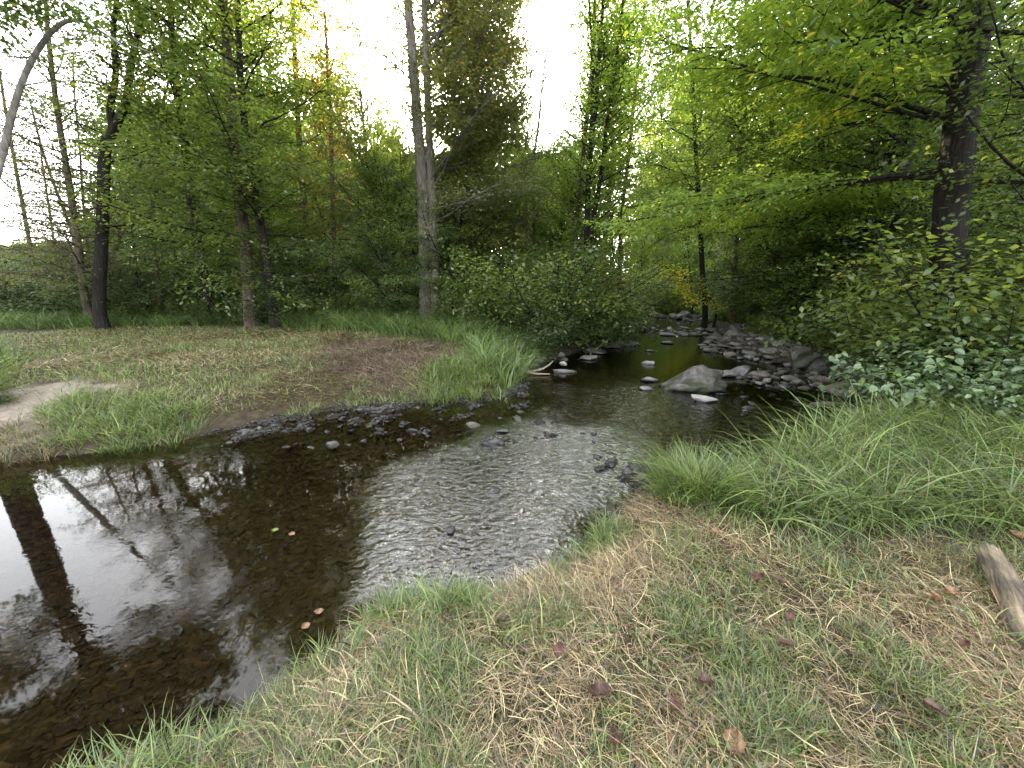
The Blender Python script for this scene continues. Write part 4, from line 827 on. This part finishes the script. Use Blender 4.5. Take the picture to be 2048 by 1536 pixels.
x, y = polar(rng, 260000, 4, 30, 28, 75); h, sd, rt_, md = land(x, y, True); k = (rt_ > .5) & (sd > .55 + .9 * (fbm(x * 1.2, y * 1.2, 2) - .3)); ground_cover('undergrowth', x[k], y[k], 'leaf_mid', .085, .55, 'low leafy plants covering the right bank under the trees')
x, y = polar(rng, 150000, 11, 34, -65, 30); h, sd, rt_, md = land(x, y, True); k = (sdist(CLEAR, x, y) > .8) & (sd > .2) & (rt_ < .5) & (y > 9); ground_cover('undergrowth', x[k], y[k], 'leaf_dark', .11, .8, 'dark low plants under the trees beyond the clearing')
x, y = polar(rng, 90000, .6, 4.5, -40, 75); h, sd, rt_, md = land(x, y, True); k = (sd > .12) & (md < .5) & (y < 4) & (rt_ < .3) & (rng.random(len(x)) < .22 * smooth(.58, .70, fbm(x * 2.6, y * 2.6, 14)))
ground_cover('clover', x[k], y[k], 'leaf_mid', .022, .07, 'small round leaved clover and weeds among the hay', 'weeds')
# goldenrod along the clearing
def goldenrod(px0, px1, n, d0, d1, label):
    x = []; y = []
    for i in range(n):
        a = Q(rng.uniform(px0, px1), 600, rng.uniform(d0, d1)); x.append(a[0]); y.append(a[1])
    x = np.array(x); y = np.array(y); z = land(x, y); H_ = rng.uniform(.55, .95, n); V = []; T = []
    per = 130; k = np.repeat(np.arange(n), per); m_ = len(k); t = rng.random(m_); az = rng.uniform(0, 6.28, m_)
    c = np.stack([x[k], y[k], z[k] + t * H_[k]], 1); top = t > .84
    ln = np.where(top, .03, .09) * rng.uniform(.6, 1.3, m_); off = np.where(top, rng.uniform(0, .07, m_), 0)
    d = np.stack([np.sin(az), np.cos(az), rng.uniform(-.1, .9, m_)], 1); d /= np.linalg.norm(d, axis=1)[:, None]; c = c + d * off[:, None] + np.stack([(1 - t) * rng.normal(0, .05, m_), (1 - t) * rng.normal(0, .05, m_), 0 * t], 1)
    w_ = np.cross(d, [0, 0, 1.]); w_ /= np.linalg.norm(w_, axis=1)[:, None]; l = ln[:, None]; ww = np.where(top, .35, .20)[:, None]
    v = np.stack([c, c + d * l * .4 + w_ * l * ww, c + d * l, c + d * l * .4 - w_ * l * ww], 1)
    cc = np.where(top[:, None], palette(rng, m_, [(.34, .28, .03), (.26, .24, .04)]), palette(rng, m_, TALL + GREEN))
    s_ = np.stack([x, y, z], 1); o = np.array([.0018, 0, 0]); u_ = np.stack([np.zeros(n), np.zeros(n), H_], 1) + rng.normal(0, .05, (n, 3))
    v2 = np.stack([s_ - o, s_ + o, s_ + o + u_, s_ - o + u_], 1)
    me = mk_mesh('goldenrod', np.concatenate([v.reshape(-1, 3), v2.reshape(-1, 3)]), [np.arange(m_)[:, None] * 4 + [[0, 1, 2, 3]], np.arange(n)[:, None] * 4 + [[0, 1, 2, 3]] + 4 * m_], M['blade'], colr=np.concatenate([cc, palette(rng, n, TALL)]))
    tag(link('goldenrod', me), label, 'wildflowers', None, 'stuff')
goldenrod(540, 860, 420, 11.8, 13.4, 'yellow topped goldenrod behind the long grass left of the twin trunk')
goldenrod(860, 1020, 110, 10.2, 12, 'goldenrod and weeds right of the twin trunk')
goldenrod(120, 540, 200, 12, 13.6, 'scattered goldenrod in front of the dark thicket')

# ------------------------------------------------------------------ stones
def ico(sub):
    import bmesh
    b = bmesh.new(); bmesh.ops.create_icosphere(b, subdivisions=sub, radius=1.0); v = np.array([q.co[:] for q in b.verts]); f = np.array([[q.index for q in p.verts] for p in b.faces]); b.free(); return v, f
ICO = {k: ico(k) for k in (1, 2, 3, 4, 5)}
def rock_verts(rng, sub, cuts=9, rough=.06, lo=.55, hi=.9):
    v, f = ICO[sub]; v = v.copy()
    for i in range(cuts):
        nrm = rng.normal(0, 1, 3); nrm /= np.linalg.norm(nrm); dd = rng.uniform(lo, hi); ex = np.maximum(v @ nrm - dd, 0); v = v - ex[:, None] * nrm
    if rough:
        for q in (2.1, 4.7):
            v = v + v * ((vnoise(v[:, 0] * q + 10, v[:, 1] * q + v[:, 2] * q * 1.3, int(rng.integers(999))) - .5) * rough * 2 / q * 2)[:, None]
    return v, f
def rock_mesh(name, seed, sub, mat, sx=(1, 1, 1), cuts=9, rough=.06, lo=.55, hi=.9):
    rng = np.random.default_rng(seed); v, f = rock_verts(rng, sub, cuts, rough, lo, hi); return mk_mesh(name, v * np.array(sx), [f], M[mat], smooth_=False if sub < 4 else True)
def rock_at(name, label, px, py, dims, mat, seed, rz=0, tilt=(0, 0), sub=4, cuts=10, z=-.02, group=None, cat='rock', rough=.08, lo=.5, hi=.85):
    x, y = P(px, py, 0); o = link(name, rock_mesh(name, seed, sub, mat, dims, cuts, rough, lo, hi))
    zz = max(gz(x, y), 0) if z is None else z; o.location = (x, y, zz); o.rotation_euler = (tilt[0], tilt[1], rz); return tag(o, label, cat, group)
rock_at('boulder', 'large rough boulder with mossy patches standing in the creek', 1386, 774, (.58, .44, .52), 'boulder', 11, .2, (.05, .20), sub=5, cuts=12, rough=.26, lo=.6, hi=.95)
rock_at('pale_stone', 'flat white stone in the water just in front of the large boulder', 1408, 803, (.22, .10, .07), 'stone_pale', 12, -.3, (.1, .12), z=.03)
rock_at('dark_stone', 'dark rounded stone in the water left of the large boulder', 1300, 762, (.20, .14, .085), 'stone_grey', 13, z=.02)
rock_at('small_stone', 'small stone in the water left in front of the large boulder', 1292, 779, (.12, .08, .05), 'stone_pale', 14, z=.015)
rock_at('small_stone', 'small pale stone farther out in the creek beyond the dark rounded one', 1298, 728, (.17, .10, .06), 'stone_pale', 15, z=.02)
rock_at('stacked_stone', 'long pale flat stone beside the driftwood with a small one on it', 1126, 744, (.30, .12, .06), 'stone_pale', 16, z=.02)
rock_at('small_stone', 'small wedge stone sitting on the long pale stone', 1127, 738, (.10, .06, .06), 'stone_pale', 17, z=.11)
rock_at('tan_slab', 'big tan triangular slab at the foot of the right bank', 1688, 788, (.52, .30, .30), 'stone_slab', 28, .35, (.18, -.1), sub=4, cuts=7, rough=.04, lo=.42, hi=.75)
rock_at('tan_slab', 'smaller tan slab leaning right of the big triangular one', 1742, 792, (.30, .20, .17), 'stone_slab', 29, .9, (.1, .3), sub=4, cuts=7, rough=.04, lo=.42, hi=.75)
rock_at('mossy_boulder', 'tall mossy boulder half under the bushes above the rock pile', 1602, 735, (.42, .35, .42), 'boulder', 30, 1.0, z=.12, sub=5, cuts=12, rough=.1)
rock_at('grey_rock', 'dark grey rock right beside the mossy boulder', 1640, 740, (.38, .3, .22), 'stone_grey', 31, .4, z=.12)
rock_at('dark_slab', 'dark flat slab behind the big tan slab', 1712, 760, (.45, .30, .16), 'stone_grey', 32, -.3, (0, -.25), z=.15)
rock_at('dark_stone', 'black wet stone alone in the rippled water below the rocks', 1494, 820, (.11, .08, .06), 'stone_grey', 33, z=.0)
rock_at('wet_stone', 'long dark half sunken stone in front of the tan slabs', 1655, 812, (.30, .10, .05), 'stone_grey', 34, z=.01)
rock_at('pale_stone', 'flat pale stone just behind the tall grass at right', 1706, 832, (.22, .13, .07), 'stone_pale', 35, z=.03)
rock_at('pale_stone', 'low grey stone right of the pale one behind the tall grass', 1775, 826, (.20, .12, .06), 'stone_slab', 36, z=.02)
rock_at('dark_stone', 'rounded stone right of the large boulder in the creek', 1450, 752, (.26, .18, .10), 'stone_grey', 37, z=.03)
rock_at('dark_stone', 'domed stone second right of the large boulder', 1483, 748, (.24, .18, .14), 'stone_grey', 38, z=.04)
rock_at('pale_stone', 'pale wedge stone between the large boulder and the rock pile', 1516, 754, (.27, .14, .09), 'stone_slab', 39, z=.04, tilt=(.1, .15))
rock_at('bank_rock', 'low brown rock under the bush at the left bank point', 1190, 706, (.35, .25, .12), 'boulder', 40, z=.03)
rock_at('bank_rock', 'pale flat rock at the waterside below the creekside bush', 1180, 718, (.30, .18, .06), 'stone_pale', 41, z=.02)
rock_at('bank_rock', 'grey rock in the row off the creekside bush', 1218, 694, (.40, .25, .10), 'stone_grey', 42, z=.04)
rock_at('bank_rock', 'flat grey rock farthest out from the creekside bush', 1248, 690, (.45, .25, .11), 'stone_grey', 43, z=.04)
rock_at('wet_rock', 'long black wet rock in the middle of the riffle', 986, 886, (.17, .05, .035), 'stone_grey', 44, .1, z=.015)
rock_at('wet_rock', 'small black wet rock upstream of the long one in the riffle', 1005, 864, (.09, .05, .03), 'stone_grey', 45, z=.01)
rock_at('wet_rock', 'dark stone at the grass edge right of the riffle', 1335, 952, (.09, .06, .045), 'stone_grey', 46, z=.02)
# pile on the right bank + scattered stones, individually copied
pm = [rock_mesh('rock', 300 + i, 3, ['stone_grey', 'stone_grey', 'stone_slab', 'stone_grey', 'stone_pale', 'boulder'][i], (1, .75, [.28, .35, .3, .5, .25, .45][i]), 8, .04, .45, .85) for i in range(6)]
SLM = [(400, 'at the left end of the bar'), (520, 'on the bar below the bright tussocks'), (650, 'on the bar below the lime fringe'), (760, 'beside the shallow streaks of the bar'), (900, 'below the lime grass clump'), (1035, 'near the driftwood branch'), (1126, 'near the stacked stone'), (1200, 'below the creekside bush'), (1290, 'beyond the small pale stone'), (1345, 'under the golden sapling'),
       (1405, 'near the dark thin creek tree'), (1470, 'near the straight grey tree'), (1530, 'beside the pale wedge stone'), (1602, 'near the mossy boulder'), (1650, 'near the long half sunken stone'), (1690, 'by the big tan slab'), (1745, 'by the smaller tan slab'), (1800, 'by the bare grey branch'), (1850, 'at the right end by the bushes')]
def proj(x, y, z=0.):
    f = y * cp - (z - CAMZ) * sp; return 1024 + F * x / f
def scatter_rocks(name, label, group, poly, n, s0, s1, zlift, seed, mats=(0, 1, 2, 3), mind=.8, z=0.0):
    rg = np.random.default_rng(seed); x, y = sample_poly(rg, PP(poly, z), n * 6); pl = []; TN = ['grey', 'dark grey', 'brown', 'rounded grey', 'pale', 'rough brown']
    for a, b in zip(x, y):
        if len(pl) >= n: break
        s_ = rg.uniform(s0, s1) * (1 if rg.random() < .8 else 1.5)
        if any((a - p) ** 2 + (b - q) ** 2 < ((s_ + t_) * mind) ** 2 for p, q, t_ in pl): continue
        pl.append((a, b, s_)); mi = int(rg.choice(mats)); o = link(name, pm[mi]); lab = ('small ' if s_ < s0 + (s1 - s0) * .35 else 'large ' if s_ > s1 else '') + TN[mi] + ' ' + label + ' ' + min(SLM, key=lambda q: abs(q[0] - proj(a, b)))[1]; o.location = (a, b, max(gz(a, b), -.02) + zlift * s_)
        o.scale = (s_, s_, s_ * rg.uniform(.8, 1.3)); o.rotation_euler = (rg.normal(0, .15), rg.normal(0, .15), rg.uniform(0, 6.28)); tag(o, lab, 'rock', group)
scatter_rocks('flat_stone', 'flat stone of the upper rock pile', 'stones of the upper rock pile', [(1400, 690), (1430, 672), (1520, 690), (1600, 715), (1590, 735), (1500, 722), (1420, 706)], 110, .07, .19, .15, 1, (0, 1, 2, 4, 3), .62)
scatter_rocks('flat_stone', 'stone of the lower rock pile', 'stones of the lower rock pile', [(1500, 742), (1600, 738), (1700, 752), (1800, 775), (1840, 800), (1700, 795), (1640, 782), (1540, 775), (1470, 765)], 120, .05, .16, .15, 2, (0, 1, 2, 3, 5), .62)
scatter_rocks('dark_rock', 'rock in the row across the narrows', 'rocks across the creek narrows', [(1280, 660), (1340, 654), (1440, 665), (1530, 670), (1560, 690), (1480, 690), (1400, 672), (1300, 672)], 46, .13, .30, .15, 3, (0, 1, 3, 5), .7)
scatter_rocks('creek_stone', 'lone stone in the far creek', 'stones poking out of the creek', [(1200, 655), (1300, 645), (1400, 690), (1390, 710), (1230, 700)], 14, .10, .24, .1, 4, (0, 4, 1), 1.6)
scatter_rocks('creek_stone', 'stone breaking the water', 'stones poking out of the creek', [(1420, 775), (1560, 775), (1640, 800), (1500, 830), (1430, 800)], 16, .05, .12, .1, 5, (0, 4, 1), 1.4)
scatter_rocks('bank_stone', 'waterline stone', 'stones below the creekside bushes', [(1060, 730), (1150, 700), (1230, 672), (1260, 660), (1255, 690), (1200, 712), (1120, 725)], 26, .07, .2, .1, 6, (0, 4, 1, 5), .8)
scatter_rocks('gravel_stone', 'stone on the gravel', 'larger stones on the gravel bar', [(380, 880), (560, 840), (760, 815), (980, 800), (1050, 790), (1080, 850), (950, 880), (640, 900), (450, 905)], 60, .025, .07, .2, 7, (0, 4, 1, 2), 1.2)
scatter_rocks('gravel_stone', 'wet stone on the near shore', 'stones on the near shore of the riffle', [(760, 1235), (900, 1225), (1060, 1190), (1100, 1160), (1050, 1240), (900, 1255)], 22, .02, .055, .2, 8, (0, 1, 3), 1.1)
scatter_rocks('creek_stone', 'stone at the creek end', 'stones at the far end of the creek', [(1270, 626), (1420, 632), (1460, 645), (1400, 645), (1300, 634)], 30, .16, .36, .1, 9, (0, 1, 3, 5), .9)
scatter_rocks('creek_stone', 'wet stone in the riffle', 'stones in the riffle', [(720, 1180), (720, 1000), (860, 900), (1060, 840), (1260, 870), (1320, 950), (1200, 1040), (1100, 1150), (900, 1195)], 46, .014, .038, .5, 10, (0, 1, 0), 1.2)
# gravel: one mass
def gravel(name, label, polys, seed):
    rg = np.random.default_rng(seed); V = []; Fs = []; nv = 0; pr = [rock_verts(np.random.default_rng(500 + i), 1, 5, 0, .5, .85) for i in range(8)]
    for poly, n, s0, s1, zl in polys:
        x, y = sample_poly(rg, PP(poly), n); z = land(x, y); s_ = rg.uniform(s0, s1, len(x)) * np.where(rg.random(len(x)) < .1, 1.8, 1)
        for i in range(8):
            k = np.arange(i, len(x), 8); v, f = pr[i]; a = rg.uniform(0, 6.28, len(k)); c_, s__ = np.cos(a), np.sin(a)
            q = v[None] * (np.array([1, .7, .38]) * rg.uniform(.8, 1.2, (len(k), 3)))[:, None, :]
            q = np.stack([q[..., 0] * c_[:, None] - q[..., 1] * s__[:, None], q[..., 0] * s__[:, None] + q[..., 1] * c_[:, None], q[..., 2] + q[..., 0] * rg.normal(0, .15, (len(k), 1))], -1)
            q = q * s_[k][:, None, None] + np.stack([x[k], y[k], z[k] + s_[k] * .15 + zl], 1)[:, None, :]
            V.append(q.reshape(-1, 3)); Fs.append((f[None] + (np.arange(len(k)) * len(v))[:, None, None] + nv).reshape(-1, 3)); nv += len(k) * len(v)
    tag(link(name, mk_mesh(name, np.concatenate(V), [np.concatenate(Fs)], M['gravel'])), label, 'gravel', None, 'stuff')
gravel('gravel', 'dark wet gravel of the bar and the creek bed', [
    ([(380, 880), (560, 836), (760, 808), (1010, 795), (1060, 745), (1100, 800), (1110, 850), (960, 890), (800, 925), (650, 930), (450, 915)], 7500, .012, .035, 0),
    ([(330, 896), (430, 862), (520, 842), (640, 818), (760, 802), (900, 796), (1010, 786), (1060, 745), (1075, 760), (1030, 800), (900, 812), (640, 836), (440, 880)], 2600, .010, .03, .006),
    ([(690, 1210), (690, 1000), (800, 900), (1060, 830), (1250, 860), (1330, 940), (1250, 1010), (1190, 1080), (1000, 1200)], 2600, .015, .04, 0),
    ([(900, 880), (1060, 800), (1120, 820), (1250, 880), (1345, 930), (1335, 1000), (1260, 1000), (1200, 960), (1050, 905), (930, 910)], 3000, .008, .026, .008),
    ([(1180, 1060), (1230, 990), (1340, 940), (1380, 985), (1330, 1010), (1240, 1040)], 700, .010, .028, .01),
    ([(740, 1225), (900, 1200), (1060, 1180), (1160, 1110), (1180, 1150), (1070, 1235), (900, 1260)], 900, .010, .028, .004),
    ([(400, 690), (1100, 690), (1850, 800), (1850, 860), (1400, 960), (1100, 830)], 1, .02, .04, 0),
    ([(1400, 690), (1430, 672), (1560, 700), (1700, 745), (1840, 790), (1850, 830), (1640, 790), (1500, 740)], 2500, .02, .06, .01),
    ([(1100, 780), (1400, 740), (1800, 830), (1500, 960), (1250, 900)], 1200, .02, .05, 0),
    ([(-60, 870), (-60, 800), (40, 782), (150, 776), (260, 782), (180, 800), (120, 822), (60, 850)], 260, .006, .02, .0),
    ([(0, 1536), (0, 930), (690, 900), (690, 1220), (520, 1380)], 5200, .012, .035, 0)], 12)

# ------------------------------------------------------------------ wood on the ground
def log_obj(name, label, cat, p0, p1, r0, r1, mat, seed, sides=24, n=40, bend=.02, group=None):
    g = Grower(seed); p0 = Vector(p0); p1 = Vector(p1); Ln = (p1 - p0).length; t = np.linspace(0, 1, n); rg = g.rng
    ox = np.interp(t, np.linspace(0, 1, 5), rg.normal(0, bend, 5)); oy = np.interp(t, np.linspace(0, 1, 5), rg.normal(0, bend, 5))
    th = np.arange(sides) * 2 * math.pi / sides; T, A = np.meshgrid(t, th, indexing='ij')
    rad = (r0 + (r1 - r0) * T) * (1 + .16 * (fbm(A * 1.3 + 5, T * Ln * 5, seed) - .5) + .10 * (fbm(A * 5, T * Ln * 3, seed + 3) - .5)) * (1 - .22 * (np.cos(A - 1.0) > .55))
    jag = np.interp(A, np.append(th, 7), np.append(rg.random(sides), 0)) * (T < .5) * .09 * np.exp(-T * 14)
    V = np.stack([ox[:, None] + rad * np.cos(A), oy[:, None] + rad * np.sin(A), T * Ln + jag], -1).reshape(-1, 3)
    i_ = np.arange(n - 1)[:, None] * sides + np.arange(sides)[None]; j_ = np.arange(n - 1)[:, None] * sides + (np.arange(sides)[None] + 1) % sides
    F_ = np.stack([i_, j_, j_ + sides, i_ + sides], -1).reshape(-1, 4); c0 = len(V)
    V = np.concatenate([V, [V[:sides].mean(0) + [0, 0, .03], V[-sides:].mean(0)]]); a_ = np.arange(sides); b_ = (a_ + 1) % sides
    caps = np.concatenate([np.stack([b_, a_, np.full(sides, c0)], 1), np.stack([a_ + c0 - sides, b_ + c0 - sides, np.full(sides, c0 + 1)], 1)])
    o = link(name, mk_mesh(name, V, [F_, caps], M[mat], smooth_=False), loc=tuple(p0)); o.rotation_euler = (p1 - p0).to_track_quat('Z', 'Y').to_euler(); return tag(o, label, cat, group)
a = P(1972, 1100, .42); b = P(2120, 1370, .34)
log_obj('log', 'weathered log with peeling pale bark lying at the right edge', 'log', (a[0], a[1], .42), (b[0], b[1], .34), .058, .070, 'log_bark', 1)
a = P(1930, 1285, .33); b = P(2090, 1325, .33)
log_obj('stick', 'yellowish bare stick below the log at the right edge', 'stick', (a[0], a[1], .36), (b[0], b[1], .34), .010, .012, 'driftwood', 2, 8)
def limb_obj(name, label, cat, lines, mat, seed):
    g = Grower(seed); pts0 = np.array(lines[0][0][0], float)
    for pts, r0, r1 in lines: g.tube(np.array(pts) - pts0, np.linspace(r0, r1, len(pts)), 7)
    o = link(name, g.wood(M[mat], name), loc=tuple(pts0)); return tag(o, label, cat)
def W(px, py, z): a = P(px, py, z); return (a[0], a[1], z)
limb_obj('driftwood_branch', 'pale forked driftwood branch at the tip of the left bank', 'branch',
         [([W(1025, 738, .10), W(1045, 744, .06), W(1068, 742, .05), W(1085, 738, .08), W(1098, 730, .14), W(1106, 722, .2)], .035, .012), ([W(1045, 744, .06), W(1040, 736, .1), W(1030, 732, .13)], .02, .008), ([W(1050, 744, .05), W(1075, 748, .03), W(1100, 748, .03)], .03, .01)], 'driftwood', 3)
limb_obj('fallen_branch', 'bare grey branch trailing into the water right of the tan slabs', 'branch', [([W(1748, 782, .2), W(1775, 788, .14), W(1800, 796, .08), W(1820, 806, .03)], .018, .008), ([W(1775, 788, .14), W(1790, 790, .14), W(1805, 790, .15)], .010, .005)], 'driftwood', 4)
limb_obj('fallen_branch', 'dark bare branch poking out below the creekside bush', 'branch', [([W(1190, 700, .1), W(1215, 680, .3), W(1240, 660, .5)], .014, .006)], 'driftwood', 5)
# ------------------------------------------------------------------ fallen leaves, each a thing
def leaf_mesh(seed, curl):
    rg = np.random.default_rng(seed); nu, nv_ = 9, 5; V = []
    for i in range(nu):
        t = i / (nu - 1); wd = math.sin(math.pi * min(1, t * 1.02 + .02)) ** .75 * .42
        for j in range(nv_):
            s_ = (j / (nv_ - 1) - .5) * 2; V.append((t - .5 + rg.normal(0, .02), s_ * wd * (1 + .22 * (i % 2)) * (1 - .25 * curl), curl * (s_ ** 2) * .42 + .16 * math.sin(t * 4 + seed) * curl + rg.normal(0, .02)))
    return np.array(V), grid_faces(nv_, nu)
def dry_mat(name, c0, c1):
    m, n, out = newmat(name); L = n.links.new; ge = N(n, 'ShaderNodeNewGeometry'); q = N(n, 'ShaderNodeTexNoise'); q.inputs['Scale'].default_value = 60; q.inputs['Detail'].default_value = 4; L(ge.outputs['Position'], q.inputs[0])
    rp = ramp(n, [(.35, c0), (.65, c1)], q.outputs[0]); b_ = N(n, 'ShaderNodeBsdfPrincipled'); L(rp.outputs[0], b_.inputs['Base Color']); b_.inputs['Roughness'].default_value = .6; L(b_.outputs[0], out.inputs[0]); return m
M['dead_red'] = dry_mat('dead_red', (.035, .013, .009), (.12, .042, .026)); M['dead_brown'] = dry_mat('dead_brown', (.03, .015, .010), (.12, .06, .035)); M['dead_tan'] = dry_mat('dead_tan', (.09, .045, .02), (.26, .15, .08)); M['dead_green'] = dry_mat('dead_green', (.08, .11, .02), (.16, .20, .03))
FL = [(1515, 1172, .15, 'dead_red', .5, 'dull red fallen leaf in the middle of the near hay'), (1553, 1177, .12, 'dead_brown', .3, 'grey brown leaf right beside the dull red one'),
      (1885, 1222, .13, 'dead_tan', .9, 'curled tan leaf left of the log'), (1858, 1232, .12, 'dead_tan', .7, 'tan leaf touching the curled one left of the log'),
      (1573, 1253, .10, 'dead_brown', .8, 'dark brown upright leaf below the grey brown leaf'), (1567, 1315, .10, 'dead_red', .6, 'reddish leaf half under grass blades'),
      (1405, 1392, .13, 'dead_brown', .9, 'crumpled dark leaf low in the middle of the near hay'), (1118, 1300, .13, 'dead_red', .4, 'dark red leaf on the near bank below the riffle'),
      (1345, 1435, .10, 'dead_red', .8, 'narrow red brown leaf standing in the hay near the bottom'), (1232, 1500, .13, 'dead_brown', .7, 'brown leaf at the bottom left of the hay'),
      (1460, 1518, .16, 'dead_tan', .6, 'large pale brown leaf at the bottom edge of the view'), (1855, 1465, .14, 'dead_brown', .5, 'brown flat leaf in the lower right corner'),
      (2020, 1100, .14, 'dead_tan', .8, 'tan leaf behind the log end'), (1912, 1330, .09, 'dead_red', .7, 'small rust leaf below the curled tan leaf'),
      (1195, 1400, .15, 'dead_brown', 1.0, 'long curled grey brown leaf left of the crumpled one'), (1430, 1070, .09, 'dead_tan', .6, 'orange tan leaf at the foot of the tall grass'),
      (2010, 1000, .12, 'dead_red', .6, 'red brown leaf caught in the tall grass at right'), (900, 1262, .07, 'dead_brown', .5, 'small brown leaf by the near water edge'), (1000, 1215, .11, 'dead_brown', .4, 'wet dark leaf on the shore stones')]
for i, (px, py, s_, mt, curl, lab) in enumerate(FL):
    v, f = leaf_mesh(i, curl); x, y = P(px, py, .3); zz = gz(x, y); o = link('fallen_leaf', mk_mesh('fallen_leaf', v * s_ * .5, [f], M[mt], smooth_=True)); v_ = 0; o.location = (x, y, zz + .055 + (.25 if 'caught' in lab else 0))
    o.rotation_euler = (rr.uniform(-.4, .4), rr.uniform(-.4, .4), rr.uniform(0, 6.28)); tag(o, lab, 'leaf', 'fallen leaves')
for px, py, mt, lab in [(550, 1062, 'dead_green', 'yellow green leaf floating on the dark pool'), (638, 1225, 'dead_tan', 'tiny pale leaf floating near the shore grass'), (612, 1254, 'dead_tan', 'tiny curled leaf floating nearest the shore grass'), (584, 1070, 'dead_tan', 'pale narrow leaf floating beside the yellow green one')]:
    v, f = leaf_mesh(px, .3); x, y = P(px, py, 0); o = link('floating_leaf', mk_mesh('floating_leaf', v * .05, [f], M[mt], smooth_=True)); o.location = (x, y, .006); o.rotation_euler = (0, 0, px); tag(o, lab, 'leaf', 'leaves floating on the pool')
print('objects', len(bpy.data.objects), 'polys', sum(len(m_.polygons) for m_ in bpy.data.meshes))
